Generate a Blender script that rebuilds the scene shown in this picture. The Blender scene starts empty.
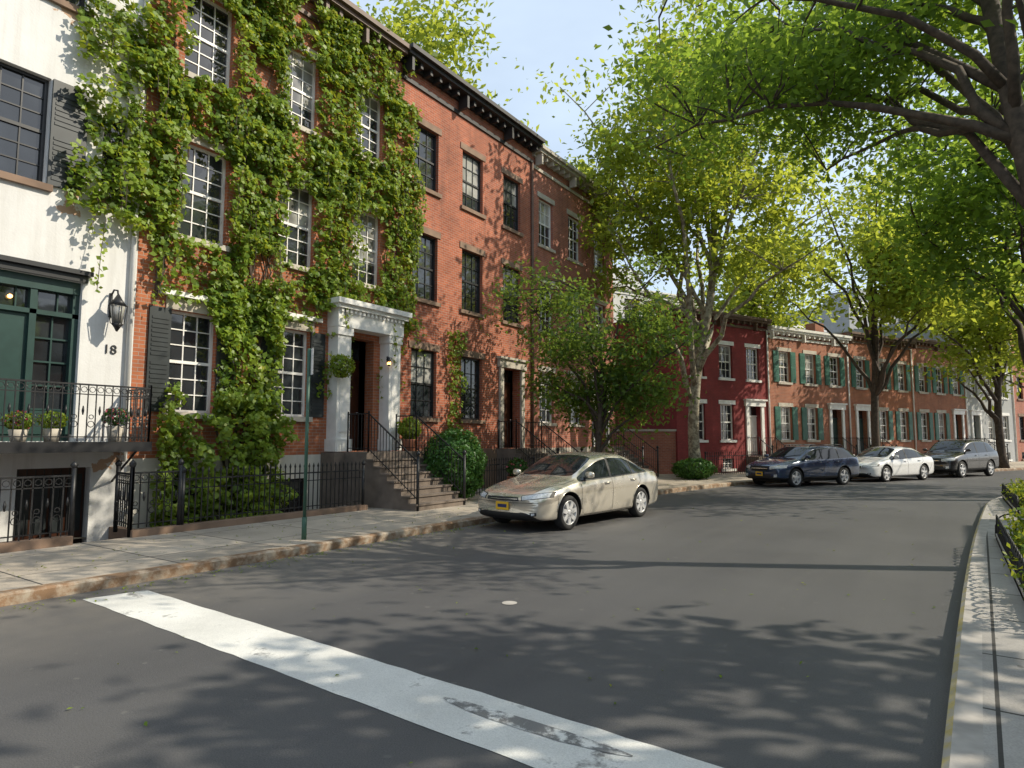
import bpy, bmesh, math, random
import numpy as np
from mathutils import Vector, Matrix, noise
from mathutils.bvhtree import BVHTree
random.seed(7); rng=np.random.default_rng(11)
rad=math.radians
scene=bpy.context.scene
scene.view_settings.view_transform='Standard'
try: scene.view_settings.look='None'
except Exception: pass
scene.view_settings.exposure=0
COL=scene.collection

# ------------------------------------------------------------ materials
def newmat(name):
    m=bpy.data.materials.new(name); m.use_nodes=True
    nt=m.node_tree; b=nt.nodes['Principled BSDF']
    return m,nt,b
def N(nt,t,**kw):
    n=nt.nodes.new(t)
    for k,v in kw.items():
        if k in n.inputs: n.inputs[k].default_value=v
        else: setattr(n,k,v)
    return n
def c4(c): return (c[0],c[1],c[2],1)
def mixc(nt,fac,a,b,mode='MIX'):
    n=nt.nodes.new('ShaderNodeMix'); n.data_type='RGBA'; n.blend_type=mode
    for i,v in ((0,fac),(6,a),(7,b)):
        if hasattr(v,'links'): nt.links.new(v,n.inputs[i])
        elif isinstance(v,(tuple,list)): n.inputs[i].default_value=c4(v)
        else: n.inputs[i].default_value=v
    return n.outputs[2]
def noi(nt,vec,scale,detail=4,rough=.6):
    n=N(nt,'ShaderNodeTexNoise'); n.inputs['Scale'].default_value=scale; n.inputs['Detail'].default_value=detail; n.inputs['Roughness'].default_value=rough
    if vec is not None: nt.links.new(vec,n.inputs['Vector'])
    return n.outputs['Fac']
def ramp(nt,fac,stops):
    r=nt.nodes.new('ShaderNodeValToRGB'); e=r.color_ramp.elements
    while len(e)<len(stops): e.new(.5)
    for i,(p,c) in enumerate(stops):
        e[i].position=p; e[i].color=c4(c) if isinstance(c,(tuple,list)) else (c,c,c,1)
    nt.links.new(fac,r.inputs[0]); return r.outputs[0]
def bump(nt,b,h,strength=.3,dist=.01):
    n=nt.nodes.new('ShaderNodeBump'); n.inputs['Strength'].default_value=strength; n.inputs['Distance'].default_value=dist
    nt.links.new(h,n.inputs['Height']); nt.links.new(n.outputs[0],b.inputs['Normal'])
def simple(name,c,rough=.6,metal=0,var=.25,scale=3,bmp=0,coat=0,emit=None):
    m,nt,b=newmat(name)
    b.inputs['Roughness'].default_value=rough; b.inputs['Metallic'].default_value=metal
    b.inputs['Coat Weight'].default_value=coat; b.inputs['Coat Roughness'].default_value=.03
    tc=N(nt,'ShaderNodeTexCoord').outputs['Object']
    f=noi(nt,tc,scale,2)
    f=ramp(nt,f,[(.3,0.),(.7,1.)])
    lo=tuple(x*(1-var) for x in c); hi=tuple(min(1,x*(1+var*.6)) for x in c)
    nt.links.new(mixc(nt,f,lo,hi),b.inputs['Base Color'])
    if bmp: bump(nt,b,noi(nt,tc,60,2),bmp,.004)
    if emit:
        b.inputs['Emission Color'].default_value=c4(emit[0]); b.inputs['Emission Strength'].default_value=emit[1]
    return m
def brick(name,c1,c2,mort=(.34,.28,.23),stain=.35):
    m,nt,b=newmat(name)
    uv=N(nt,'ShaderNodeTexCoord').outputs['UV']
    t=N(nt,'ShaderNodeTexBrick'); nt.links.new(uv,t.inputs['Vector'])
    t.inputs['Scale'].default_value=1; t.inputs['Brick Width'].default_value=.215; t.inputs['Row Height'].default_value=.075
    t.inputs['Mortar Size'].default_value=.006; t.inputs['Mortar Smooth'].default_value=.2; t.inputs['Bias'].default_value=-.1
    t.inputs['Color1'].default_value=c4(c1); t.inputs['Color2'].default_value=c4(c2); t.inputs['Mortar'].default_value=c4(mort)
    big=ramp(nt,noi(nt,uv,.7,5,.65),[(.3,.68),(.65,1.15)])
    c=mixc(nt,1.,t.outputs['Color'],big,'MULTIPLY')
    mp=N(nt,'ShaderNodeMapping'); mp.inputs['Scale'].default_value=(3,.25,1); nt.links.new(uv,mp.inputs['Vector'])
    st=ramp(nt,noi(nt,mp.outputs[0],1.4,3),[(.5,0.),(.75,stain)])
    c=mixc(nt,st,c,(.09,.055,.045))
    nt.links.new(c,b.inputs['Base Color']); b.inputs['Roughness'].default_value=.9
    bump(nt,b,t.outputs['Fac'],-.5,.006)
    return m
def stucco(name,c,peel=False):
    m,nt,b=newmat(name)
    uv=N(nt,'ShaderNodeTexCoord').outputs['UV']
    big=ramp(nt,noi(nt,uv,.8,5,.7),[(.3,.84),(.7,1.)])
    cc=mixc(nt,1.,c,big,'MULTIPLY')
    mp=N(nt,'ShaderNodeMapping'); mp.inputs['Scale'].default_value=(5,.3,1); nt.links.new(uv,mp.inputs['Vector'])
    st=ramp(nt,noi(nt,mp.outputs[0],1.2,4),[(.48,0.),(.8,.35)])
    cc=mixc(nt,st,cc,(.3,.27,.22))
    if peel:
        p=ramp(nt,noi(nt,uv,1.1,7,.6),[(.66,0.),(.67,1.)])
        cc=mixc(nt,p,cc,(.46,.30,.20))
    nt.links.new(cc,b.inputs['Base Color']); b.inputs['Roughness'].default_value=.85
    bump(nt,b,noi(nt,uv,25,4),.35,.01)
    return m
def leafmat(name,dark,mid,light,trans,tf=.4,red=None):
    m,nt,b=newmat(name)
    a=N(nt,'ShaderNodeAttribute'); a.attribute_name='rnd'
    st=[(0.,dark),(.5,mid),(.93,light)]
    if red: st.append((1.,red))
    c=ramp(nt,a.outputs['Fac'],st)
    d=N(nt,'ShaderNodeBsdfDiffuse'); nt.links.new(c,d.inputs['Color'])
    gl=N(nt,'ShaderNodeBsdfGlossy'); gl.inputs['Roughness'].default_value=.45; gl.inputs['Color'].default_value=(.5,.5,.5,1)
    m0=N(nt,'ShaderNodeMixShader'); m0.inputs[0].default_value=.07; nt.links.new(d.outputs[0],m0.inputs[1]); nt.links.new(gl.outputs[0],m0.inputs[2])
    t=N(nt,'ShaderNodeBsdfTranslucent')
    tcn=mixc(nt,a.outputs['Fac'],tuple(x*.65 for x in trans),trans)
    nt.links.new(tcn,t.inputs['Color'])
    mx=N(nt,'ShaderNodeMixShader'); mx.inputs[0].default_value=tf
    nt.links.new(m0.outputs[0],mx.inputs[1]); nt.links.new(t.outputs[0],mx.inputs[2])
    nt.links.new(mx.outputs[0],nt.nodes['Material Output'].inputs['Surface'])
    nt.nodes.remove(b)
    return m
def glassmat(name,c,amt=.5,car=False):
    m,nt,b=newmat(name)
    uv=N(nt,'ShaderNodeTexCoord').outputs['Object']
    if car: b.inputs['Base Color'].default_value=c4(c)
    else:
        f=ramp(nt,noi(nt,uv,.9,2),[(.45,0.),(.6,1.)])
        nt.links.new(mixc(nt,f,c,tuple(x*amt for x in c)),b.inputs['Base Color'])
        bump(nt,b,noi(nt,uv,2.2,1),.12,.02)
    b.inputs['Roughness'].default_value=.04; b.inputs['IOR'].default_value=1.5 if car else 1.8
    return m
def asphalt():
    m,nt,b=newmat('asphalt')
    tc=N(nt,'ShaderNodeTexCoord').outputs['Object']
    g=ramp(nt,noi(nt,tc,110,3,.75),[(.3,.5),(.72,1.7)])
    big=ramp(nt,noi(nt,tc,.35,6,.6),[(.3,.8),(.7,1.22)])
    c=mixc(nt,1.,(.074,.073,.076),g,'MULTIPLY'); c=mixc(nt,1.,c,big,'MULTIPLY')
    sp=ramp(nt,noi(nt,tc,9,2,.4),[(.72,0.),(.75,.5)])
    c=mixc(nt,sp,c,(.17,.165,.155))
    mp=N(nt,'ShaderNodeMapping'); mp.inputs['Scale'].default_value=(1.1,.06,1); nt.links.new(tc,mp.inputs['Vector'])
    tr=ramp(nt,noi(nt,mp.outputs[0],1.,3),[(.4,0.),(.65,.4)])
    c=mixc(nt,tr,c,(.115,.112,.11))
    sx=N(nt,'ShaderNodeSeparateXYZ'); nt.links.new(tc,sx.inputs[0])
    mr=N(nt,'ShaderNodeMapRange'); mr.inputs['From Min'].default_value=-5.4; mr.inputs['From Max'].default_value=-8.2; nt.links.new(sx.outputs[0],mr.inputs['Value'])
    mm=mixc(nt,1.,mr.outputs[0],ramp(nt,noi(nt,tc,2.,5),[(.3,.2),(.7,.9)]),'MULTIPLY')
    c=mixc(nt,mm,c,(.21,.19,.165))
    nt.links.new(c,b.inputs['Base Color']); b.inputs['Roughness'].default_value=.62
    bump(nt,b,noi(nt,tc,130,2,.7),.6,.007)
    return m
def concrete(name,c,slab=1.5,row=1.5,ang=0):
    m,nt,b=newmat(name)
    tc=N(nt,'ShaderNodeTexCoord').outputs['Object']
    mp=N(nt,'ShaderNodeMapping'); mp.inputs['Rotation'].default_value=(0,0,ang); nt.links.new(tc,mp.inputs['Vector'])
    t=N(nt,'ShaderNodeTexBrick'); nt.links.new(mp.outputs[0],t.inputs['Vector']); t.offset=0
    t.inputs['Scale'].default_value=1; t.inputs['Brick Width'].default_value=slab; t.inputs['Row Height'].default_value=row
    t.inputs['Mortar Size'].default_value=.012; t.inputs['Mortar Smooth'].default_value=.1
    t.inputs['Color1'].default_value=c4(c); t.inputs['Color2'].default_value=c4(tuple(x*.8 for x in c)); t.inputs['Mortar'].default_value=(.06,.055,.05,1)
    big=ramp(nt,noi(nt,tc,.9,6,.65),[(.3,.7),(.7,1.15)])
    g=ramp(nt,noi(nt,tc,90,2),[(.3,.85),(.7,1.12)])
    cc=mixc(nt,1.,t.outputs['Color'],big,'MULTIPLY'); cc=mixc(nt,1.,cc,g,'MULTIPLY')
    sp=ramp(nt,noi(nt,tc,7,2,.4),[(.70,0.),(.73,.55)])
    cc=mixc(nt,sp,cc,(.08,.075,.07))
    nt.links.new(cc,b.inputs['Base Color']); b.inputs['Roughness'].default_value=.85
    bump(nt,b,t.outputs['Fac'],-.6,.01)
    return m
def worn(name,c,under,lo=.5,hi=.56,scale=6):
    m,nt,b=newmat(name)
    tc=N(nt,'ShaderNodeTexCoord').outputs['Object']
    f=ramp(nt,noi(nt,tc,scale,7,.72),[(lo,0.),(hi,1.)])
    g=ramp(nt,noi(nt,tc,120,2),[(.3,.8),(.7,1.05)])
    big=ramp(nt,noi(nt,tc,1.3,4),[(.3,.75),(.7,1.)])
    cc=mixc(nt,1.,c,g,'MULTIPLY'); cc=mixc(nt,1.,cc,big,'MULTIPLY')
    nt.links.new(mixc(nt,f,cc,under),b.inputs['Base Color']); b.inputs['Roughness'].default_value=.7
    bump(nt,b,noi(nt,tc,140,2),.3,.005)
    return m

M={}
M['asphalt']=asphalt()
M['paint']=worn('road_paint',(.82,.81,.77),(.18,.175,.17),.58,.68,2.6)
M['scuff']=worn('worn_paint',(.24,.235,.23),(.72,.71,.68),.50,.60,7.)
M['ground']=simple('earth',(.10,.09,.07),.95,var=.3,scale=1)
M['walkL']=concrete('sidewalk_concrete',(.50,.43,.35))
M['walkR']=concrete('sidewalk_concrete_grey',(.42,.395,.37),1.6,1.2,.03)
M['kerbL']=worn('kerb_brown',(.30,.18,.10),(.42,.35,.27),.45,.6,4.)
M['kerbR']=simple('kerb_stone',(.42,.39,.36),.8,var=.25,scale=5,bmp=.4)
M['yellow']=worn('kerb_yellow',(.52,.42,.16),(.36,.335,.30),.42,.58,5.)
M['brick1']=brick('brick_orange',(.45,.15,.063),(.35,.105,.048))
M['brick2']=brick('brick_red',(.43,.12,.055),(.31,.083,.042))
M['brick3']=brick('brick_rose',(.42,.14,.085),(.32,.10,.065))
M['brickred']=brick('brick_painted_red',(.27,.04,.04),(.22,.035,.035),(.16,.035,.035),.2)
M['brickfar']=brick('brick_far',(.40,.14,.07),(.31,.10,.055))
M['stucco']=stucco('white_stucco',(.75,.74,.72),True)
M['stucco2']=stucco('cream_stucco',(.66,.62,.54))
M['greyst']=stucco('grey_stucco',(.40,.41,.41))
M['stone']=simple('brownstone',(.25,.165,.115),.85,var=.3,scale=2,bmp=.4)
M['stoned']=simple('stoop_stone',(.17,.135,.11),.85,var=.3,scale=3,bmp=.4)
M['lime']=simple('limestone',(.50,.45,.38),.8,var=.2,scale=2,bmp=.3)
M['white']=simple('white_trim',(.82,.80,.76),.45,var=.12,scale=3)
M['black']=simple('black_trim',(.022,.022,.024),.4,var=.2)
M['iron']=simple('wrought_iron',(.022,.022,.024),.45,metal=.2,var=.3,scale=20)
M['shut']=simple('black_shutter',(.022,.028,.03),.45,var=.3)
M['shutg']=simple('green_shutter',(.035,.14,.10),.5,var=.2)
M['doorg']=simple('green_door',(.022,.055,.048),.35,var=.2)
M['doord']=simple('dark_door',(.06,.022,.012),.3,var=.3)
M['cornice']=simple('cornice_brown',(.14,.085,.06),.6,var=.25)
M['corniceb']=simple('cornice_black',(.03,.027,.027),.6,var=.25)
M['roof']=simple('roof_tar',(.05,.05,.05),.9)
M['glass']=glassmat('window_glass',(.03,.035,.04))
M['glassc']=glassmat('window_glass_curtain',(.42,.41,.38),.25)
M['bark']=simple('bark_dark',(.085,.062,.046),.9,var=.45,scale=9,bmp=.8)
M['barks']=worn('bark_sycamore',(.20,.16,.11),(.38,.34,.25),.45,.55,5.)
M['leafA']=leafmat('leaf_maple',(.04,.085,.02),(.075,.15,.028),(.12,.21,.035),(.36,.50,.07),.44,(.24,.08,.04))
M['leafB']=leafmat('leaf_plane',(.065,.12,.018),(.11,.19,.026),(.17,.26,.034),(.68,.74,.08),.54)
M['leafE']=leafmat('leaf_canopy',(.035,.09,.016),(.06,.14,.022),(.10,.19,.028),(.48,.66,.07),.50)
M['leafI']=leafmat('leaf_ivy',(.05,.11,.014),(.14,.235,.022),(.26,.35,.036),(.56,.60,.05),.36,(.34,.34,.05))
M['leafH']=leafmat('leaf_hedge',(.025,.08,.016),(.045,.135,.022),(.08,.18,.034),(.18,.33,.04),.25)
M['flower']=simple('flower_petals',(.5,.08,.12),.6)
M['terra']=simple('terracotta',(.35,.13,.07),.8)
M['tyre']=simple('tyre_rubber',(.02,.02,.021),.8)
M['rim']=simple('alloy_rim',(.62,.62,.63),.32,metal=.25,var=.1)
M['cglass']=glassmat('car_glass',(.02,.025,.028),.7,True)
M['cdark']=simple('car_black_plastic',(.014,.014,.015),.6)
M['chrome']=simple('chrome',(.7,.7,.7),.15,metal=.8,var=.05)
M['lens']=simple('headlight_lens',(.62,.64,.66),.08,var=.3,scale=25,coat=1)
M['tail']=simple('tail_lens',(.35,.01,.01),.15,coat=1)
M['plate']=simple('plate_yellow',(.80,.47,.03),.5,var=.1)
M['platei']=simple('plate_ink',(.02,.03,.12),.5)
M['signgreen']=simple('sign_post_green',(.04,.11,.075),.5)
M['signw']=simple('sign_white',(.7,.7,.7),.5)
M['soil']=simple('soil',(.05,.035,.025),.95,var=.4,scale=8,bmp=.8)
M['bulb']=simple('lit_bulb',(.9,.5,.15),.5,emit=((1,.5,.14),6))
def carpaint(name,c,metal=.6,rough=.32):
    m,nt,b=newmat(name)
    b.inputs['Base Color'].default_value=c4(c)
    b.inputs['Metallic'].default_value=metal
    tc=N(nt,'ShaderNodeTexCoord').outputs['Object']
    r=ramp(nt,noi(nt,tc,2.5,4),[(.35,rough-.05),(.7,rough+.06)])
    nt.links.new(r,b.inputs['Roughness'])
    b.inputs['Coat Weight'].default_value=1; b.inputs['Coat Roughness'].default_value=.02
    return m

# ------------------------------------------------------------ mesh builder
def empty(name,loc=(0,0,0),rz=0):
    e=bpy.data.objects.new(name,None); e.location=loc; e.rotation_euler=(0,0,rz); e.empty_display_size=.2
    COL.objects.link(e); return e
class MB:
    def __init__(s): s.v=[];s.f=[];s.m=[];s.mats=[];s.sm=[]
    def mi(s,m):
        if m not in s.mats: s.mats.append(m)
        return s.mats.index(m)
    def face(s,pts,m,smooth=False):
        i=len(s.v); s.v+= [tuple(p) for p in pts]; s.f.append(tuple(range(i,i+len(pts)))); s.m.append(s.mi(m)); s.sm.append(smooth)
    def box(s,x0,x1,y0,y1,z0,z1,m):
        i=len(s.v); k=s.mi(m)
        s.v+=[(x0,y0,z0),(x1,y0,z0),(x1,y1,z0),(x0,y1,z0),(x0,y0,z1),(x1,y0,z1),(x1,y1,z1),(x0,y1,z1)]
        for q in ((0,3,2,1),(4,5,6,7),(0,1,5,4),(1,2,6,5),(2,3,7,6),(3,0,4,7)):
            s.f.append(tuple(i+a for a in q)); s.m.append(k); s.sm.append(False)
    def tube(s,P,R,m,n=6,cap=True):
        P=[Vector(p) for p in P]; k=s.mi(m); base=len(s.v)
        if not isinstance(R,(list,tuple)): R=[R]*len(P)
        for i,p in enumerate(P):
            d=(P[min(i+1,len(P)-1)]-P[max(i-1,0)])
            if d.length<1e-6: d=Vector((0,0,1))
            d.normalize(); a=Vector((0,0,1)) if abs(d.z)<.9 else Vector((1,0,0))
            e1=d.cross(a).normalized(); e2=d.cross(e1)
            for j in range(n):
                t=2*math.pi*(j+.5)/n; q=p+(e1*math.cos(t)+e2*math.sin(t))*R[i]; s.v.append((q.x,q.y,q.z))
        for i in range(len(P)-1):
            for j in range(n):
                a=base+i*n+j; b=base+i*n+(j+1)%n
                s.f.append((a,b,b+n,a+n)); s.m.append(k); s.sm.append(n>4)
        if cap:
            s.f.append(tuple(base+j for j in range(n))[::-1]); s.m.append(k); s.sm.append(False)
            e=base+(len(P)-1)*n; s.f.append(tuple(e+j for j in range(n))); s.m.append(k); s.sm.append(False)
    def lathe(s,cx,cz,prof,m,n=36,cap=False):
        k=s.mi(m); base=len(s.v)
        for (y,r) in prof:
            for j in range(n):
                t=2*math.pi*j/n; s.v.append((cx+r*math.cos(t),y,cz+r*math.sin(t)))
        for i in range(len(prof)-1):
            for j in range(n):
                a=base+i*n+j; b=base+i*n+(j+1)%n
                s.f.append((a,b,b+n,a+n)); s.m.append(k); s.sm.append(True)
    def ring(s,c,r,rad_,m,ax='n',n=10):
        P=[]
        for j in range(n+1):
            t=2*math.pi*j/n
            P.append((c[0]+r*math.cos(t),c[1],c[2]+r*math.sin(t)) if ax=='n' else (c[0],c[1]+r*math.cos(t),c[2]+r*math.sin(t)))
        s.tube(P,rad_,m,4,False)
    def build(s,name,parent=None,mat=None,recalc=True):
        if not s.f: return None
        me=bpy.data.meshes.new(name)
        V=[Vector(v) for v in s.v]
        me.from_pydata(s.v if mat is None else [tuple(mat@v) for v in V],[],s.f)
        for m in s.mats: me.materials.append(m)
        me.polygons.foreach_set('material_index',s.m); me.polygons.foreach_set('use_smooth',s.sm)
        uvl=me.uv_layers.new(name='UVMap').data
        for p,f in zip(me.polygons,s.f):
            a=V[f[0]]; nn=(V[f[1]]-a).cross(V[f[2]]-a)
            ax=max(range(3),key=lambda q:abs(nn[q]))
            for li,vi in zip(p.loop_indices,f):
                q=V[vi]
                uvl[li].uv=(q.x,q.y) if ax==2 else ((q.x,q.z) if ax==1 else (q.y,q.z))
        if recalc:
            bm=bmesh.new(); bm.from_mesh(me); bmesh.ops.recalc_face_normals(bm,faces=bm.faces); bm.to_mesh(me); bm.free()
        o=bpy.data.objects.new(name,me); COL.objects.link(o)
        if parent: o.parent=parent
        return o
def frame(ox,oy,azd,oz=0):
    a=rad(azd); u=Vector((math.sin(a),math.cos(a),0)); n=Vector((math.cos(a),-math.sin(a),0))
    m=Matrix.Identity(4)
    for r in range(3):
        m[r][0]=u[r]; m[r][1]=n[r]; m[r][2]=(0,0,1)[r]
    m[0][3]=ox; m[1][3]=oy; m[2][3]=oz
    return m

# ------------------------------------------------------------ leaves
def leaves(name,C,Nn,S,mat,parent=None,asp=.55,rnd=None):
    n=len(C)
    Nn=Nn/np.maximum(np.linalg.norm(Nn,axis=1,keepdims=True),1e-6)
    r=rng.normal(size=(n,3)); T=np.cross(Nn,r); T/=np.maximum(np.linalg.norm(T,axis=1,keepdims=True),1e-6)
    B=np.cross(Nn,T); s=S[:,None]
    V=np.empty((n,4,3))
    V[:,0]=C+T*s*.55; V[:,1]=C+B*s*asp*.5+Nn*s*.12+T*s*.08; V[:,2]=C-T*s*.5; V[:,3]=C-B*s*asp*.5+Nn*s*.12+T*s*.08
    me=bpy.data.meshes.new(name); me.vertices.add(4*n); me.vertices.foreach_set('co',V.reshape(-1))
    me.loops.add(4*n); me.loops.foreach_set('vertex_index',np.arange(4*n,dtype=np.int32))
    me.polygons.add(n); me.polygons.foreach_set('loop_start',np.arange(0,4*n,4,dtype=np.int32))
    try: me.polygons.foreach_set('loop_total',np.full(n,4,dtype=np.int32))
    except Exception: pass
    me.update(calc_edges=True)
    at=me.attributes.new('rnd','FLOAT','FACE')
    if rnd is None: rnd=rng.random(n)
    at.data.foreach_set('value',np.clip(rnd,0,1).astype(np.float32))
    me.materials.append(mat)
    o=bpy.data.objects.new(name,me); COL.objects.link(o)
    if parent: o.parent=parent
    return o

def tree(name,trunk,crowns,ncl,nlf,lsize,lm,bm_,r0,K,seed,sig=.5,topr=.5,flat=.6,trunkfrac=.55,thr=-.12):
    global rng
    rng=np.random.default_rng(seed); R=random.Random(seed)
    E=empty(name,trunk[0])
    off=Vector(trunk[0])
    T=[Vector(p)-off for p in trunk]
    vol=np.array([c[1][0]*c[1][1]*c[1][2] for c in crowns]); vol=vol/vol.sum()
    CL=[]
    tries=0
    while len(CL)<ncl and tries<ncl*20:
        tries+=1
        k=rng.choice(len(crowns),p=vol); c,rr=crowns[k]
        d=rng.normal(size=3); d/=np.linalg.norm(d)
        f=.78+.6*noise.noise(Vector(d*1.7)+Vector((seed,k,0)))
        q=np.array(c)+np.array(rr)*d*(rng.random()**.42)*f
        if noise.noise(Vector(q*.38)+Vector((seed*3,0,0)))<thr: continue
        CL.append(Vector(q)-off)
    b=MB()
    P=[];RR=[]
    seg=[]
    for i in range(len(T)-1):
        for j in range(4):
            t=j/4; P.append(T[i].lerp(T[i+1],t)); seg.append((i+t)/(len(T)-1))
    P.append(T[-1]); seg.append(1)
    for _ in range(2):
        P=[P[0]]+[(P[i-1]+P[i]*2+P[i+1])/4 for i in range(1,len(P)-1)]+[P[-1]]
    for p,t in zip(P,seg):
        RR.append(r0*((1-t)+topr*t)*(1+.5*max(0,1-t*14)))
    b.tube(P,RR,bm_,10)
    ends=[max(CL,key=lambda c:(c-T[-1]).length)]
    while len(ends)<K: ends.append(max(CL,key=lambda c:min((c-e).length for e in ends)+R.random()*.6))
    nodes=[]
    for e in ends:
        st=int(len(P)*(trunkfrac+(1-trunkfrac)*R.random())); st=min(st,len(P)-1)
        if e.z<P[st].z: st=int(len(P)*trunkfrac)
        o=P[st]; d=e-o; L=d.length
        ctrl=o+Vector((d.x*.35,d.y*.35,d.z*.35+L*.22))
        pts=[];rs=[]
        r1=min(RR[st]*.62,.02+L*.022)
        for i in range(9):
            t=i/8; q=o*(1-t)**2+ctrl*2*t*(1-t)+e*t*t
            if 0<i<8: q+=Vector((R.uniform(-1,1),R.uniform(-1,1),R.uniform(-1,1)))*L*.022
            pts.append(q); rs.append(r1*(1-t)+.018*t)
        b.tube(pts,rs,bm_,6)
        nodes+=[(pts[i],rs[i]) for i in range(1,9)]
    for c in CL:
        n0,rr=min(nodes,key=lambda a:(a[0]-c).length+(0 if a[0].z<c.z+.3 else .8))
        d=c-n0
        if d.length<.15: continue
        mid=n0+d*.5+Vector((R.uniform(-1,1),R.uniform(-1,1),.4))*d.length*.12
        b.tube([n0,mid,c],[min(rr*.7,.01+.013*d.length),.011+.006*d.length,.006],bm_,4,False)
    b.build('trunk_and_limbs',E,None,False)
    CA=np.array([tuple(c) for c in CL])
    szc=.65+.7*rng.random(len(CA))
    idx=np.repeat(np.arange(len(CA)),nlf)
    C=CA[idx]+rng.normal(size=(len(idx),3))*np.array([sig,sig,sig*flat])*szc[idx][:,None]
    Nn=rng.normal(size=(len(idx),3))*.75+np.array([0,0,.7])
    S=lsize*(.6+.8*rng.random(len(idx)))
    cl_r=rng.random(len(CA))
    rn=.5*rng.random(len(idx))+.5*cl_r[idx]
    leaves('foliage',C,Nn,S,lm,E,rnd=rn)
    return E

# ------------------------------------------------------------ architecture
def window(G,F,Tm,u0,u1,za,zb,d,fm,tm,cols=3,rows=4,curt=None,sill=True,lint=True,lh=.2):
    fr=.055; n0=-d
    F.box(u0,u0+fr,n0-.05,n0+.03,za,zb,fm); F.box(u1-fr,u1,n0-.05,n0+.03,za,zb,fm)
    F.box(u0+fr,u1-fr,n0-.05,n0+.03,zb-fr,zb,fm); F.box(u0+fr,u1-fr,n0-.05,n0+.035,za,za+fr,fm)
    zm=(za+zb)/2
    F.box(u0+fr,u1-fr,n0-.045,n0+.015,zm-.03,zm+.03,fm)
    a,b_=u0+fr,u1-fr
    for k in range(1,cols):
        x=a+(b_-a)*k/cols; F.box(x-.011,x+.011,n0-.03,n0+.004,za+fr,zm-.03,fm); F.box(x-.011,x+.011,n0-.03,n0+.004,zm+.03,zb-fr,fm)
    hr=rows//2
    for (p,q) in ((za+fr,zm-.03),(zm+.03,zb-fr)):
        for k in range(1,hr):
            z=p+(q-p)*k/hr; F.box(a,b_,n0-.031,n0+.002,z-.011,z+.011,fm)
    g=M['glass']
    if curt is None: curt=random.random()
    if curt<.5:
        zc=zb-(zb-za)*random.choice([.35,.5,.5,.7])
        G.face([(u0,n0-.02,zc),(u1,n0-.02,zc),(u1,n0-.02,zb),(u0,n0-.02,zb)],M['glassc'])
        G.face([(u0,n0-.02,za),(u1,n0-.02,za),(u1,n0-.02,zc),(u0,n0-.02,zc)],g)
    else:
        G.face([(u0,n0-.02,za),(u1,n0-.02,za),(u1,n0-.02,zb),(u0,n0-.02,zb)],g)
    if sill: Tm.box(u0-.1,u1+.1,-d+.02,.075,za-.12,za-.002,tm)
    if lint: Tm.box(u0-.12,u1+.12,-.01,.03,zb+.002,zb+lh,tm)
def walls(b,L,z0,z1,ops,m,d=.14,D=10,side=True,base=None):
    us=sorted({0,L}|{o[0] for o in ops}|{o[1] for o in ops}); zs=sorted({z0,z1}|{o[2] for o in ops}|{o[3] for o in ops}|({base[0]} if base else set()))
    for i in range(len(us)-1):
        for j in range(len(zs)-1):
            um=(us[i]+us[i+1])/2; zm=(zs[j]+zs[j+1])/2
            if any(o[0]<um<o[1] and o[2]<zm<o[3] for o in ops): continue
            mm=base[1] if base and zm<base[0] else m
            b.face([(us[i],0,zs[j]),(us[i+1],0,zs[j]),(us[i+1],0,zs[j+1]),(us[i],0,zs[j+1])],mm)
    for (a,c,p,q) in ops:
        e=-d-.06
        b.face([(a,0,p),(a,e,p),(a,e,q),(a,0,q)],m); b.face([(c,0,p),(c,e,p),(c,e,q),(c,0,q)],m)
        b.face([(a,0,p),(c,0,p),(c,e,p),(a,e,p)],m); b.face([(a,0,q),(c,0,q),(c,e,q),(a,e,q)],m)
    b.face([(0,0,z0),(0,-D,z0),(0,-D,z1),(0,0,z1)],m); b.face([(L,0,z0),(L,-D,z0),(L,-D,z1),(L,0,z1)],m)
    b.face([(0,-D,z0),(L,-D,z0),(L,-D,z1),(0,-D,z1)],m)
    b.face([(0,0,z1),(L,0,z1),(L,-D,z1),(0,-D,z1)],M['roof'])
def cornice(b,L,H,m,out=.45,h=.75,br=True,e0=0,e1=0):
    b.box(-e0,L+e1,.005,.06,H-h,H-h+.12,m)
    b.box(-e0,L+e1,.003,.10,H-.30,H-.2,m)
    b.box(-e0,L+e1,-.3,out*.8,H-.2,H-.09,m)
    b.box(-e0,L+e1,-.3,out,H-.09,H+.04,m)
    if br:
        n=int(L/.42)
        for i in range(n):
            u=.2+i*(L-.4)/(n-1); big=(i%6==0)
            b.box(u-.05,u+.05,.062,out*(.62 if not big else .72),H-.31-(.32 if big else .06),H-.202,m)
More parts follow.
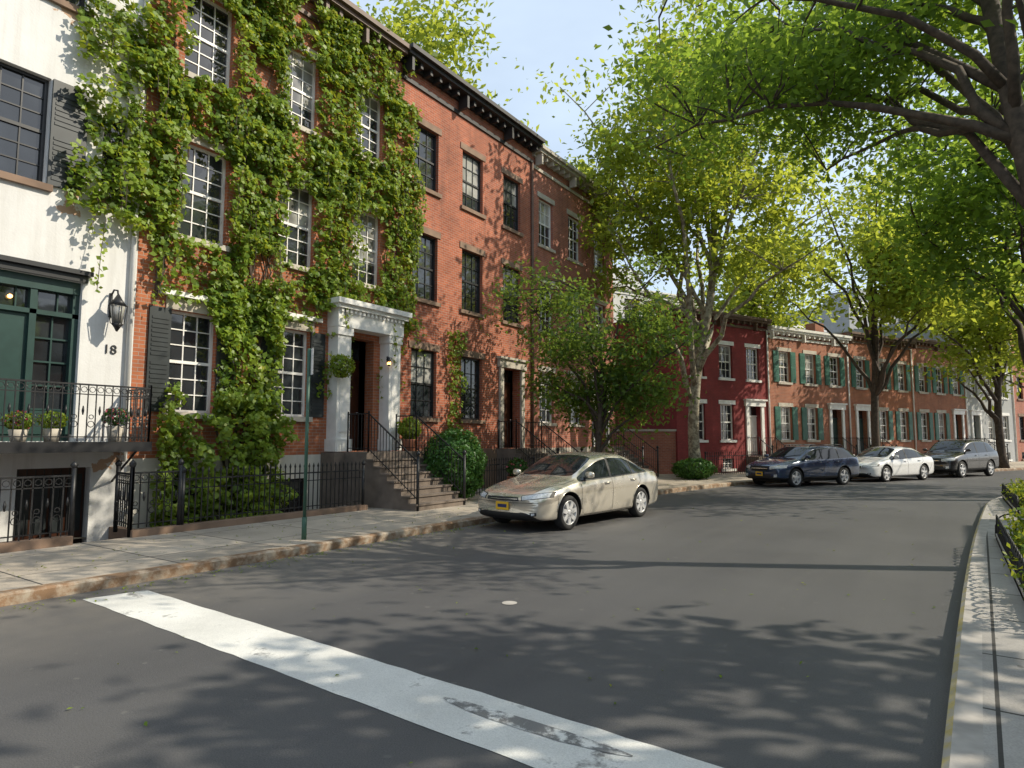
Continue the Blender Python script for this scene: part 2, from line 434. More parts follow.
def door(P,G,Tm,u0,u1,z0,z1,d,dm,tm,transom=.45,surround=True,side=0):
    n0=-d
    P.box(u0,u1,n0-.06,n0-.01,z0,z1-transom-.06,dm)
    w=u1-u0; m=.11
    for (a,c) in ((u0+m,u0+w/2-.04),(u0+w/2+.04,u1-m)):
        for (p,q) in ((z0+.15,z0+.75),(z0+.9,z1-transom-.2)):
            P.box(a,c,n0-.012,n0+.012,p,q,dm); P.box(a+.05,c-.05,n0+.01,n0+.022,p+.05,q-.05,dm)
    P.tube([(u1-.08,n0-.01,z0+1.0),(u1-.08,n0+.06,z0+1.0)],.03,M['chrome'],8)
    G.face([(u0,n0-.02,z1-transom),(u1,n0-.02,z1-transom),(u1,n0-.02,z1),(u0,n0-.02,z1)],M['glass'])
    P.box(u0,u1,n0-.05,n0+.03,z1-transom-.06,z1-transom,dm)
    if surround:
        Tm.box(u0-.2,u0-.003,-.01,.08,z0,z1,tm); Tm.box(u1+.003,u1+.2,-.01,.08,z0,z1,tm)
        Tm.box(u0-.28,u1+.28,-.01,.12,z1+.002,z1+.28,tm); Tm.box(u0-.34,u1+.34,-.01,.2,z1+.28,z1+.36,tm)
def shutters(S,u0,u1,za,zb,m,w=None):
    w=w or (u1-u0)*.42
    for a,c in ((u0-w-.02,u0-.02),(u1+.02,u1+.02+w)):
        S.box(a,c,.01,.05,za,zb,m)
        n=int((zb-za-.2)/.09)
        for k in range(n):
            z=za+.1+k*.09
            if abs(z-(za+zb)/2)<.06: continue
            S.box(a+.05,c-.05,.048,.062,z,z+.05,m)
def stoop(b,I,uc,w,z1,run,zg,m,n=None,n0=0):
    n=n or max(2,round((z1-zg)/.17)); land=.75
    b.box(uc-w/2,uc+w/2,n0,n0+land,zg,z1,m)
    t=(run-land)/(n-1); 
    for k in range(n-1):
        z=z1-(z1-zg)*(k+1)/n; a=n0+land+k*t
        b.box(uc-w/2,uc+w/2,a+.001,a+t,zg,z-.04,m); b.box(uc-w/2-.02,uc+w/2+.02,a+.002,a+t+.03,z-.04,z,m)
    for s in (-1,1):
        x=uc+s*(w/2-.05)
        railing(I,(x,n0+.03,z1),(x,n0+land,z1),.92,.12)
        railing(I,(x,n0+land,z1),(x,n0+run,zg+.17),.92,.12)
        I.tube([(x,n0+run,zg),(x,n0+run,zg+1.22)],.035,M['iron'],8); I.tube([(x,n0+run,zg+1.22),(x,n0+run,zg+1.27),(x,n0+run,zg+1.34)],[.03,.06,.02],M['iron'],8)
def railing(b,p0,p1,h,sp=.12,spear=False,scroll=False,ax='n',bar=.009):
    m=M['iron']; p0=Vector(p0);p1=Vector(p1); L=(p1-p0).length; n=max(1,round(L/sp))
    up=Vector((0,0,1))
    for z,r in ((h,.02),(.09,.013))+(((h-.16,.012),) if scroll or spear else ()):
        b.tube([p0+up*z,p1+up*z],r,m,4)
    for i in range(n+1):
        q=p0.lerp(p1,i/n); r=bar
        top=h+(.12 if spear else 0)
        b.tube([q+up*.02,q+up*top],r,m,4)
        if spear: b.tube([q+up*(top-.02),q+up*(top+.02),q+up*(top+.09)],[.01,.022,.002],m,4)
        if scroll and i<n:
            c=p0.lerp(p1,(i+.5)/n); b.ring((c.x,c.y,c.z+h-.08),.045,.007,m,ax,8)
            if i%2==0: b.ring((c.x,c.y,c.z+.30),.05,.008,m,ax,8); b.ring((c.x,c.y,c.z+.42),.035,.008,m,ax,8)
            if i%2==1: b.tube([c+up*.45,c+up*.52,c+up*.6],[.008,.022,.008],m,5)
    for q in (p0,p1): b.tube([q,q+up*(h+.06)],.022,m,6)
class House:
    def __init__(s,name,ox,oy,az,L,H):
        s.E=empty(name,(0,0,0)); s.T=frame(ox,oy,az); s.L=L;s.H=H
        s.P={k:MB() for k in ('walls','window_frames','window_glass','trim','shutters','door','cornice','stoop','ironwork','details')}
        s.ops=[]
    def __getitem__(s,k): return s.P[k]
    def win(s,uc,w,za,zb,fm,tm,d=.14,**k):
        s.ops.append((uc-w/2,uc+w/2,za,zb)); window(s['window_glass'],s['window_frames'],s['trim'],uc-w/2,uc+w/2,za,zb,d,fm,tm,**k)
    def dr(s,uc,w,z0,z1,dm,tm,d=.3,**k):
        s.ops.append((uc-w/2,uc+w/2,z0,z1)); door(s['door'],s['window_glass'],s['trim'],uc-w/2,uc+w/2,z0,z1,d,dm,tm,**k)
    def done(s,wm,z0=-1,base=None,D=10):
        walls(s['walls'],s.L,z0,s.H,s.ops,wm,.26,D,base=base)
        for k,b in s.P.items(): b.build(k,s.E,s.T)
        return s.E

XF=-12.7
# ---- white stucco townhouse
h=House('white_stucco_townhouse',XF,-6,0,11.85,12.9); o=6
bk=M['black']
for yc in (-3.4,.2,3.6):
    h.win(o+yc,1.35,6.1,8.0,bk,M['stone'],cols=4,rows=6,lint=False,curt=.9); shutters(h['shutters'],o+yc-.675,o+yc+.675,6.1,8.0,M['shut'],.56)
    h.win(o+yc+.5,1.3,9.5,11.3,bk,M['stone'],cols=4,rows=4,lint=False)
h.win(o+5.35,.42,6.15,7.75,bk,M['stone'],cols=1,rows=4,lint=False,curt=.9)
u0,u1=o+2.5,o+4.95
h.ops.append((u0,u1,1.68,4.5))
d=h['door']; G=h['window_glass']; dg=M['doorg']
d.box(u0,u1,-.30,-.20,1.68,1.8,dg); d.box(u0,u1,-.25,-.08,4.28,4.5,dg); d.box(u0,u1,-.25,-.1,3.85,3.93,dg)
for x in (u0,u0+.62,u1-.74,u1-.1): d.box(x,x+.1,-.25,-.1,1.8,4.28,dg)
G.face([(u0,-.22,1.8),(u1,-.22,1.8),(u1,-.22,4.3),(u0,-.22,4.3)],M['glass'])
d.box(u0+.72,u1-.74,-.215,-.17,1.8,3.85,dg)
for (a,c) in ((u0+.8,u0+1.2),(u0+1.26,u1-.82)):
    for p,q in ((1.95,2.6),(2.7,3.7)): d.box(a,c,-.172,-.15,p,q,dg)
for x in (u0+.1,u1-.64):
    for k in range(1,5): d.box(x,x+.54,-.21,-.18,1.8+k*.41,1.83+k*.41,dg)
    d.box(x+.26,x+.285,-.209,-.181,1.8,3.85,dg)
    d.box(x,x+.54,-.208,-.175,1.8,2.2,dg)
for k in range(1,8): x=u0+(u1-u0)*k/8; d.box(x-.012,x+.012,-.21,-.18,3.93,4.28,dg)
h['trim'].box(u0-.06,u1+.06,-.01,.05,4.502,4.62,bk); h['trim'].box(u0-.12,u1+.12,-.01,.12,4.62,4.7,bk)
for k in (0,1):
    h['details'].tube([(u0+.95+k*.5,-.2,4.1),(u0+.95+k*.5,-.17,4.1)],.035,M['bulb'],8)
h.ops.append((o+4.15,o+5.25,-.9,1.22))
d.box(o+4.15,o+5.25,-.26,-.22,-.9,1.22,M['doord'])
for k in range(4): d.box(o+4.2+k*.26,o+4.42+k*.26,-.222,-.205,.1,1.1,M['shut'])
for k in range(9): h['ironwork'].tube([(o+4.2+k*.125,-.1,-.9),(o+4.2+k*.125,-.1,1.2)],.009,M['iron'],4)
h.win(o+1.9,1.1,0,1.0,bk,M['stone'],lint=False)
b=h['stoop']; b.box(o+.5,o+5.75,.002,1.0,1.52,1.65,M['black']); b.box(o+.5,o+5.78,.96,1.03,1.50,1.67,M['black'])
for yy in (1.2,3.4,5.6): 
    h['ironwork'].tube([(o+yy,.02,.95),(o+yy,.3,1.15),(o+yy,.85,1.5)],.02,M['iron'],6)
I=h['ironwork']
railing(I,(o+.5,.98,1.66),(o+5.74,.98,1.66),.95,.125,scroll=True,ax='n',bar=.011); railing(I,(o+5.74,.98,1.66),(o+5.74,.03,1.66),.95,.125,scroll=True,ax='y',bar=.011)
for yy,hh in ((3.9,.2),(4.35,.22),(5.3,.28)):
    h['details'].tube([(o+yy,.72,1.66),(o+yy,.72,1.66+hh)],[.1,.14],M['lime'],10)
yy=o+5.42
I.tube([(yy,.01,4.35),(yy,.12,4.45),(yy,.26,4.42),(yy,.30,4.3)],.016,M['iron'],6)
I.tube([(yy,.01,3.95),(yy,.03,4.1),(yy,.01,4.4)],.03,M['iron'],6)
I.tube([(yy,.3,4.34),(yy,.3,4.24),(yy,.3,4.14)],[.02,.08,.16],M['iron'],6)
I.tube([(yy,.3,3.80),(yy,.3,3.74),(yy,.3,3.66)],[.11,.06,.015],M['iron'],6)
h['window_glass'].tube([(yy,.3,3.80),(yy,.3,4.14)],[.09,.135],M['glassc'],6)
for k in range(6):
    t=2*math.pi*(k+.5)/6; I.tube([(yy+.105*math.cos(t),.3+.105*math.sin(t),3.8),(yy+.15*math.cos(t),.3+.15*math.sin(t),4.14)],.009,M['iron'],4)
h['details'].tube([(11.75,.06,1.3),(11.75,.06,12.2)],.045,M['stucco'],8)
cornice(h['cornice'],h.L,12.9,M['white'],.4)
Ewhite=h.done(M['stucco'],-1)
for txt,yy,zz,s in (("18",5.33,3.28,.24),):
    cu=bpy.data.curves.new('house_number','FONT'); cu.body=txt; cu.size=s; cu.extrude=.008; cu.materials.append(M['black'])
    t=bpy.data.objects.new('house_number',cu); COL.objects.link(t); t.location=(XF+.012,yy,zz); t.rotation_euler=(rad(90),0,rad(90)); t.parent=Ewhite

# ---- ivy brick townhouse
Y1=5.85
h=House('ivy_covered_brick_townhouse',XF,Y1,0,6.85,12.9); o=-Y1
W1=[(7.1,1.05),(9.42,1.0),(11.65,.98)]
for yc,w in W1:
    h.win(o+yc,w,5.85,7.85,M['white'],M['lime'],curt=.8 if yc<8 else .4,rows=6)
    h.win(o+yc,w,9.3,11.2,M['white'],M['lime'],rows=6)
for yc,w in ((7.02,.95),(9.40,.95)):
    h.win(o+yc,w,2.25,4.3,M['white'],M['lime'],lh=.24,rows=6,curt=.9); shutters(h['shutters'],o+yc-w/2,o+yc+w/2,2.25,4.3,M['shut'],.42)
    h['trim'].box(o+yc-.75,o+yc+.75,-.01,.14,4.56,4.66,M['white'])
    h.win(o+yc,1.0,-.15,.8,bk,M['stone'],lint=False)
h.dr(o+11.45,1.05,1.42,4.35,M['doord'],M['white'],d=.55,transom=.5,surround=False)
t=h['trim']; wt=M['white']
for a in (10.45,12.2):
    t.box(o+a,o+a+.42,.002,.36,1.42,4.5,wt); t.box(o+a-.05,o+a+.47,.001,.41,1.42,1.72,wt); t.box(o+a-.04,o+a+.46,.0015,.4,4.3,4.5,wt); t.box(o+a+.09,o+a+.33,.36,.375,1.9,4.1,wt)
t.box(o+10.4,o+12.67,.003,.42,4.502,4.95,wt); t.box(o+10.32,o+12.75,.004,.52,4.95,5.05,wt); t.box(o+10.26,o+12.81,.002,.6,5.05,5.18,wt)
for k in range(16): x=o+10.45+k*.14; t.box(x,x+.07,.42,.48,4.86,4.948,wt)
h['stoop'].box(o+10.3,o+12.7,.001,.5,-.9,1.4,M['stoned'])
stoop(h['stoop'],h['ironwork'],o+11.5,1.75,1.41,2.35,.12,M['stoned'],n0=.502)
h['details'].tube([(o+12.1,.45,3.7),(o+12.1,.45,3.85)],.05,M['bulb'],8)
h['details'].tube([(o+12.1,.38,3.9),(o+12.1,.45,3.86),(o+12.1,.45,3.66)],[.03,.08,.03],M['iron'],6)
cornice(h['cornice'],h.L,12.9,M['cornice'],.5)
h.done(M['brick1'],-1,base=(1.35,M['stucco2']))

# ---- brick townhouse 2 (black windows)
Y2=12.7
h=House('brick_townhouse',XF,Y2,0,7.2,12.95); o=-Y2
for yc in (13.97,16.25,18.55):
    h.win(o+yc,1.1,5.85,7.85,bk,M['stone'],rows=4,cols=3); h.win(o+yc,1.1,9.25,11.15,bk,M['stone'],rows=4)
for yc in (13.97,16.25):
    h.win(o+yc,1.1,2.35,4.35,bk,M['stone'],rows=4); h.win(o+yc,1.0,.35,1.1,bk,M['stone'],lint=False)
h.dr(o+18.5,1.1,1.42,4.2,M['doord'],M['lime'],d=.4)
stoop(h['stoop'],h['ironwork'],o+18.5,1.7,1.41,2.35,.12,M['stoned'])
cornice(h['cornice'],h.L,12.95,M['corniceb'],.6)
h['details'].tube([(7.12,.06,.2),(7.12,.06,12.2)],.05,M['cornice'],8)
h.done(M['brick2'],0,base=(1.4,M['stone']))
# ---- brick townhouse 3
Y3=19.9
h=House('brick_townhouse',XF,Y3,0,7.0,12.8); o=-Y3
for yc in (20.9,23.2,25.5):
    h.win(o+yc,1.05,5.85,7.75,M['white'],M['lime']); h.win(o+yc,1.05,9.2,11.05,M['white'],M['lime'])
    if yc<25: h.win(o+yc,1.05,2.35,4.3,M['white'],M['lime'])
h.dr(o+25.4,1.1,1.42,4.2,M['doorg'],M['white'],d=.4)
stoop(h['stoop'],h['ironwork'],o+25.4,1.7,1.41,2.3,.12,M['stoned'])
cornice(h['cornice'],h.L,12.8,M['lime'],.5)
h.done(M['brick3'],0,base=(1.4,M['lime']))

# ---- bend row
AZ=25.; du=(math.sin(rad(AZ)),math.cos(rad(AZ))); dn=(math.cos(rad(AZ)),-math.sin(rad(AZ)))
def row(s,n=0): return (-10.5+du[0]*s+dn[0]*n, 28.9+du[1]*s+dn[1]*n)
def rowhouse(name,s0,L,H,wm,fm,tm,centers,doors,sh=None,cm=None,n=0,z1=1.7,hf=1.75,rows2=(4.75,6.4),extra=None,st=M['stoned']):
    x,y=row(s0,n); h=House(name,x,y,AZ,L,H)
    for u in centers:
        h.win(u,.95,rows2[0],rows2[1],fm,tm)
        if sh: shutters(h['shutters'],u-.475,u+.475,rows2[0],rows2[1],sh,.42)
        if extra: h.win(u,.95,extra[0],extra[1],fm,tm)
        if u not in doors:
            h.win(u,.95,z1,z1+hf,fm,tm)
            if sh: shutters(h['shutters'],u-.475,u+.475,z1,z1+hf,sh,.42)
            h.win(u,.8,.3,.8,fm,tm,lint=False)
    for u in doors:
        h.dr(u,.95,.9,3.4,M['white'] if wm is M['brickred'] else M['doorg'],M['white'],d=.25)
        stoop(h['stoop'],h['ironwork'],u,1.4,.89,1.5,.12,st)
    cornice(h['cornice'],L,H,cm or M['cornice'],.35,.55)
    h['details'].tube([(L-.1,.06,.1),(L-.1,.06,H-.5)],.045,M['white'],6)
    h['details'].box(L*.3,L*.3+.9,-4,-3.3,H,H+1.3,wm)
    h.done(wm,0)
rowhouse('red_painted_brick_house',0,6.6,7.9,M['brickred'],M['white'],M['white'],[1.4,3.4,5.4],[5.4])
rowhouse('unseen_brick_row_house',6.6,7.0,7.6,M['brickfar'],M['white'],M['lime'],[1.3,3.5,5.7],[5.7],M['shutg'],M['white'])
rowhouse('unseen_brick_row_house',13.6,6.8,7.9,M['brick1'],M['white'],M['lime'],[1.2,3.4,5.6],[1.2],M['shutg'])
rowhouse('unseen_brick_row_house',20.4,6.6,8.1,M['brickfar'],M['white'],M['lime'],[1.2,3.3,5.4],[5.4],M['shutg'])
rowhouse('grey_row_house',27.0,7,10.4,M['greyst'],M['white'],M['white'],[1.2,3.4,5.6],[1.2],extra=(7.6,9.1))
rowhouse('unseen_brick_row_house',34.0,7,10.8,M['brick3'],bk,M['stone'],[1.2,3.4,5.6],[5.6],extra=(7.6,9.1))
rowhouse('unseen_brick_row_house',41.0,8,10.2,M['brick2'],M['white'],M['lime'],[1.4,3.9,6.4],[1.4],extra=(7.6,9.1))
rowhouse('unseen_brick_row_house',49.0,9,11.2,M['brickred'],M['white'],M['lime'],[1.4,3.9,6.4],[1.4],extra=(7.6,9.1))
def block(name,s0,n,L,H,wm,nr):
    x,y=row(s0,n); h=House(name,x,y,AZ,L,H)
    for r in range(nr):
        for k in range(int(L/2.6)):
            h.win(1.4+k*2.6,1.5,1.4+r*3.1,3.1+r*3.1,M['black'],M['white'],cols=2,rows=2,lint=False)
    cornice(h['cornice'],L,H,M['white'],.25,.5,False)
    h['details'].box(L*.3,L*.7,-6,-2.5,H,H+2.4,wm)
    h.done(wm,0)
block('white_apartment_building',4.,-15,14,13.2,M['stucco'],4)
block('cream_apartment_building',20.5,-15,14,12.0,M['stucco2'],4)
block('grey_apartment_building',37,-14,18,15,M['greyst'],5)
h=House('garden_wall',XF+.05,26.95,46.,2.9,2.1); h['cornice'].box(-.02,2.92,-.33,.05,2.1,2.2,M['lime']); h.done(M['brick3'],0,D=.28)
# ---- opposite side of the street (right), unseen row added for shading, set back behind front gardens to shorten its shadow
yy=42
for i,(L,H,wm,fm) in enumerate(((7,8.4,'brick3','white'),(7,8.0,'brick2','white'),(6.6,8.6,'stucco2','black'),(7.2,8.2,'brick1','white'),(7,8.0,'brickfar','black'),(7,8.7,'brick2','white'),(7,8.3,'brick3','white'))):
    h=House('unseen_brick_row_house' if 'brick' in wm else 'unseen_stucco_row_house',9.4+(max(0,yy-24))*.30,yy,180,L,H)
    for u in (1.3,3.5,5.7):
        h.win(u,1.0,5.0,6.7,M[fm],M['lime'])
        if u<5: h.win(u,1.0,1.8,3.6,M[fm],M['lime'])
    h.dr(5.7,1.0,.9,3.3,M['doorg'],M['white'],d=.25); stoop(h['stoop'],h['ironwork'],5.7,1.4,.89,1.5,.0,M['stoned'])
    cornice(h['cornice'],L,H,M['cornice'],.35,.55); h.done(M[wm],0,D=9)
    yy-=L

# ------------------------------------------------------------ ground, road, sidewalks
def chaikin(P,n=2):
    for _ in range(n):
        Q=[P[0]]
        for a,b in zip(P[:-1],P[1:]):
            Q+= [(a[0]*.75+b[0]*.25,a[1]*.75+b[1]*.25),(a[0]*.25+b[0]*.75,a[1]*.25+b[1]*.75)]
        Q.append(P[-1]); P=Q
    return P
far=85
LC=chaikin([(-8.3,-40),(-8.2,-6),(-8.12,2),(-8.0,9),(-7.9,15),(-7.7,19),(-7.0,24),(-6.0,26.8),(-6.0+far*du[0],26.8+far*du[1])])
RC=chaikin([(-.6,-40),(-.3,-4),(-.13,4),(.1,11),(.42,17),(.75,22),(1.9,25.2),(1.9+far*du[0],25.2+far*du[1])])
def offs(P,d):
    out=[]
    for i,p in enumerate(P):
        a=P[max(i-1,0)]; b=P[min(i+1,len(P)-1)]; dx,dy=b[0]-a[0],b[1]-a[1]; l=math.hypot(dx,dy)
        out.append((p[0]+dy/l*d,p[1]-dx/l*d))
    return out
g=MB(); z=-.02; B=500; hx0,hx1,hy0,hy1=XF,-11.1,-6,10.35
for q in ([(-B,-B),(B,-B),(B,hy0),(-B,hy0)],[(-B,hy1),(B,hy1),(B,B),(-B,B)],[(-B,hy0),(hx0,hy0),(hx0,hy1),(-B,hy1)],[(hx1,hy0),(B,hy0),(B,hy1),(hx1,hy1)]):
    g.face([(a,b_,z) for a,b_ in q],M['ground'])
g.build('ground')
r=MB()
for i in range(len(LC)-1):
    a,b_,c,d_=LC[i],LC[i+1],RC[min(i+1,len(RC)-1)],RC[min(i,len(RC)-1)]
    r.face([(a[0],a[1],0),(d_[0],d_[1],0),(c[0],c[1],0),(b_[0],b_[1],0)],M['asphalt'])
if len(RC)>len(LC):
    for i in range(len(LC)-1,len(RC)-1): r.face([(LC[-1][0],LC[-1][1],0),(RC[i][0],RC[i][1],0),(RC[i+1][0],RC[i+1][1],0)],M['asphalt'])
r.build('road')
KH=.13
def kerb(name,P,d,fm,tm):
    e=empty(name); Q=offs(P,d); b=MB()
    for i in range(len(P)-1):
        p,q,s,t=P[i],P[i+1],Q[i+1],Q[i]; bev=.035; k=bev/abs(d)
        p2=(p[0]+(t[0]-p[0])*k,p[1]+(t[1]-p[1])*k); q2=(q[0]+(s[0]-q[0])*k,q[1]+(s[1]-q[1])*k)
        b.face([(p[0],p[1],-.01),(q[0],q[1],-.01),(q[0],q[1],KH-.025),(p[0],p[1],KH-.025)],fm)
        b.face([(p[0],p[1],KH-.025),(q[0],q[1],KH-.025),(q2[0],q2[1],KH),(p2[0],p2[1],KH)],fm)
        b.face([(p2[0],p2[1],KH),(q2[0],q2[1],KH),(s[0],s[1],KH),(t[0],t[1],KH)],tm)
    b.build('kerb_stones',e); return Q
LQ=kerb('kerb',LC,-.16,M['kerbL'],M['kerbL']); RQ=kerb('kerb',RC,.17,M['yellow'],M['kerbR'])
s=MB()
n=len(LQ)
for i in range(n-1):
    a,b_=LQ[i],LQ[i+1]
    def inn(p):
        if p[1]<22: return (-11.1,p[1])
        if p[1]<27.5: return (-12.0,p[1]+1.0)
        return (p[0]-dn[0]*5.6,p[1]-dn[1]*5.6)
    c,d_=inn(b_),inn(a)
    s.face([(a[0],a[1],KH),(b_[0],b_[1],KH),(c[0],c[1],KH),(d_[0],d_[1],KH)],M['walkL'])
s.face([(-12.69,hy1,KH-.004),(-11.1,hy1,KH-.004),(-11.1,28.5,KH-.004),(-12.69,28.5,KH-.004)],M['walkL'])
s.face([(-12.69,24,KH-.008),(-9,24,KH-.008),(-9,30,KH-.008),(-12.69,30,KH-.008)],M['walkL'])
s.build('sidewalk')
s=MB(); RO=offs(RQ,5.3)
for i in range(len(RQ)-1):
    a,b_,c,d_=RQ[i],RQ[i+1],RO[i+1],RO[i]
    s.face([(a[0],a[1],KH),(b_[0],b_[1],KH),(c[0],c[1],KH),(d_[0],d_[1],KH)],M['walkR'])
s.build('sidewalk')
p=MB(); zf=-.9
p.face([(hx0,hy0,zf),(hx1,hy0,zf),(hx1,hy1,zf),(hx0,hy1,zf)],M['stoned'])
p.face([(hx1,hy0,zf),(hx1,hy1,zf),(hx1,hy1,KH+.0),(hx1,hy0,KH+.0)],M['stone']); p.face([(hx0,hy1,zf),(hx1,hy1,zf),(hx1,hy1,KH),(hx0,hy1,KH)],M['stone'])
p.box(hx1-.08,hx1+.12,hy0,4.35,KH+.001,KH+.13,M['stone']); p.box(hx1-.08,hx1+.12,5.2,hy1-.1,KH+.001,KH+.11,M['stone'])
p.box(hx0,hx1-.08,5.6,5.75,-.9,.13,M['stone'])
p.build('areaway')
mk=MB()
R_=random.Random(4); top=[];bot=[]
for i in range(41):
    t=i/40; top.append((-7.62+t*7.27,3.8-.33*t+R_.uniform(-.008,.008),.004)); bot.append((-7.75+t*7.4,3.2-.32*t+R_.uniform(-.008,.008),.004))
for i in range(40): mk.face([bot[i],bot[i+1],top[i+1],top[i]],M['paint'])
P1=[];P2=[]
for i in range(17):
    t=i/16; w_=.085*math.sin(math.pi*t)**.5+R_.uniform(0,.012); x=-2.85+1.35*t; y=3.37-.03*t
    P1.append((x,y-w_,.008)); P2.append((x,y+w_*.5,.008))
for i in range(16): mk.face([P1[i],P1[i+1],P2[i+1],P2[i]],M['scuff'])
mk.build('road_marking')
mk=MB(); k=24
mk.face([(-3.9+.08*math.cos(2*math.pi*i/k),5.65+.08*math.sin(2*math.pi*i/k),.005) for i in range(k)],M['kerbR']); mk.build('valve_cover')
rg=np.random.default_rng(77)
A=[];
for k in range(1500):
    t=rg.random(); y=rg.uniform(1,24)
    if t<.6: A.append((-7.95+abs(rg.normal())*.16,y,.012))
    elif t<.88: A.append((rg.uniform(-11,-8.2),y,KH+.01))
    else: A.append((rg.uniform(-7.5,.0),y,.012))
A=np.array(A); 
leaves('leaf_litter',A,rg.normal(size=A.shape)*.25+np.array([0,0,1]),.035*(.5+rg.random(len(A))),M['leafI'],rnd=rg.random(len(A)))

# ------------------------------------------------------------ fences
def fence(name,p0,p1,h,sp,spear=False,scroll=False,posts=True,z=KH+.11):
    e=empty(name,(p0[0],p0[1],0)); b=MB()
    railing(b,(0,0,z),(p1[0]-p0[0],p1[1]-p0[1],z),h,sp,spear,scroll,'y' if abs(p1[0]-p0[0])<.1 else 'n',bar=.012)
    if posts:
        for q in ((0,0),(p1[0]-p0[0],p1[1]-p0[1])):
            b.tube([(q[0],q[1],KH),(q[0],q[1],z+h+.12)],.035,M['iron'],8); b.tube([(q[0],q[1],z+h+.1),(q[0],q[1],z+h+.16),(q[0],q[1],z+h+.22)],[.03,.055,.01],M['iron'],8)
    b.build('ironwork',e)
fence('iron_fence',(-11.08,-4),(-11.08,4.35),.92,.13,False,True)
fence('iron_fence',(-11.08,5.2),(-11.08,6.0),.92,.13,False,True)
fence('iron_gate',(-11.08,5.2),(-11.9,5.35),.9,.12,False,True)
fence('iron_fence',(-11.08,6.05),(-11.08,10.2),.78,.115,True)
fence('iron_fence',(-11.08,12.9),(-11.08,17.4),.85,.12,True,z=KH)
fence('iron_fence',(-11.08,19.8),(-11.08,24.3),.85,.12,True,z=KH)
x0,y0=row(.3,1.4); x1,y1=row(4.4,1.4); fence('iron_fence',(x0,y0),(x1,y1),.85,.14,True,z=KH)

# ------------------------------------------------------------ ivy
def ivy():
    rg=np.random.default_rng(5)
    E=empty('climbing_ivy',(XF,9,0))
    masses=[
     (7.5,9.0,3.9,12.8,560,.45),(6.5,8.9,-.2,2.6,760,.85),(7.4,8.8,2.2,4.6,600,.46),
     (9.9,11.2,4.9,12.6,520,.42),(12.05,13.4,5.0,11.3,480,.36),(12.3,12.9,3.0,5.0,150,.15),
     (4.8,6.6,6.0,9.9,440,.5),(6.0,12.6,7.95,9.25,440,.38),(5.7,12.9,11.0,12.8,440,.42),(6.2,10.6,4.5,5.9,240,.3),
     (5.7,6.65,5.6,12.7,380,.38),(10.3,11.0,3.0,4.7,320,.3),(9.7,12.2,7.8,9.3,260,.3),(15.15,15.6,1.6,4.9,340,.2),(12.85,13.4,7.8,9.4,380,.3),(12.0,12.9,10.8,12.0,340,.3),
     (8.7,9.0,1.3,2.4,360,.2),(10.2,12.9,5.15,5.6,300,.22),(8.5,8.95,5.5,11,300,.3)]
    wins=[(7.1,1.05,5.85,7.85),(9.42,1.0,5.85,7.85),(11.65,.98,5.85,7.85),(7.1,1.05,9.3,11.2),(9.42,1.0,9.3,11.2),(11.65,.98,9.3,11.2),(7.02,.95,2.25,4.3),(9.4,.95,2.25,4.3),(13.97,1.1,5.85,7.85),(13.97,1.1,9.25,11.15)]
    C=[];Th=[]
    for (a,c,p,q,d,th) in masses:
        n=int((c-a)*(q-p)*d*1.45)
        pts=np.column_stack([rg.uniform(a-.25,c+.25,n),rg.uniform(p-.3,q+.2,n)])
        for (y,z) in pts:
            e=min(y-a,c-y,z-p,q-z); v=Vector((y*1.1,z*.9,3.1)); ns=noise.noise(v)+.5*noise.noise(v*2.7)
            if e*1.8+.4+ns*.9<0.05: continue
            if noise.noise(Vector((y*.9,z*.8,9)))+.6*noise.noise(Vector((y*2.6,z*2.2,5)))<-.40: continue
            bad=False
            for (wc,w,za,zb) in wins:
                edge=.06+.14*noise.noise(Vector((y*3,z*3,0)))
                if wc-w/2-.02+edge<y<wc+w/2+.02-edge and za-.08+edge<z<zb-.05-edge*2.5: bad=True;break
            if bad: continue
            cl=.5+.6*noise.noise(Vector((y*1.9,z*2.4,1)))+.42*noise.noise(Vector((y*5,z*5,2)))
            t=th*max(.12,cl)*1.15
            C.append((t*(rg.random()**.5)+.03,y-9,z)); Th.append(cl)
    C=np.array(C); Th=np.array(Th)
    n=len(C); Nn=rg.normal(size=(n,3))*.5+np.array([.8,0,.45])
    S=.118*(.5+.8*rg.random(n))
    rn=.5*rg.random(n)+.65*(Th-.12)
    leaves('ivy_leaves',C,Nn,S,M['leafI'],E,asp=.85,rnd=rn)
    b=MB(); R=random.Random(3); LCs=[]
    for k in range(80):
        y=R.choice([R.uniform(4.9,6.6),R.uniform(7.5,8.9),R.uniform(10,11.1),R.uniform(12.2,13.4)]); z=R.uniform(4.8,9.4); L=R.uniform(.4,1.3); x=R.uniform(.2,.45)
        P=[(x,y-9,z),(x+.08,y-9+R.uniform(-.1,.1),z-L*.5),(x+.04,y-9+R.uniform(-.2,.2),z-L)]
        b.tube(P,.006,M['bark'],4,False)
        for t in np.linspace(0,1,int(L*26)):
            q=Vector(P[0]).lerp(Vector(P[1]),t*2) if t<.5 else Vector(P[1]).lerp(Vector(P[2]),t*2-1)
            LCs.append((q.x+R.gauss(0,.05),q.y+R.gauss(0,.07),q.z+R.gauss(0,.04)))
    for k in range(16):
        y=8.1+R.uniform(-.3,.3) if k<9 else R.choice([10.5,12.7,6.2])
        P=[];yy=y;z=.1 if k<9 else 4.5
        while z<R.uniform(7,12.5): P.append((.05,yy-9,z)); z+=.6; yy+=R.uniform(-.22,.22)
        if len(P)>2: b.tube(P,[.03*(1-.7*i/len(P)) for i in range(len(P))],M['bark'],5)
    b.build('stems',E,None,False)
    LCs=np.array(LCs); leaves('trailing_leaves',LCs,rg.normal(size=(len(LCs),3))*.6+np.array([.7,0,.3]),.11*(.6+.6*rg.random(len(LCs))),M['leafI'],E,asp=.8)
ivy()

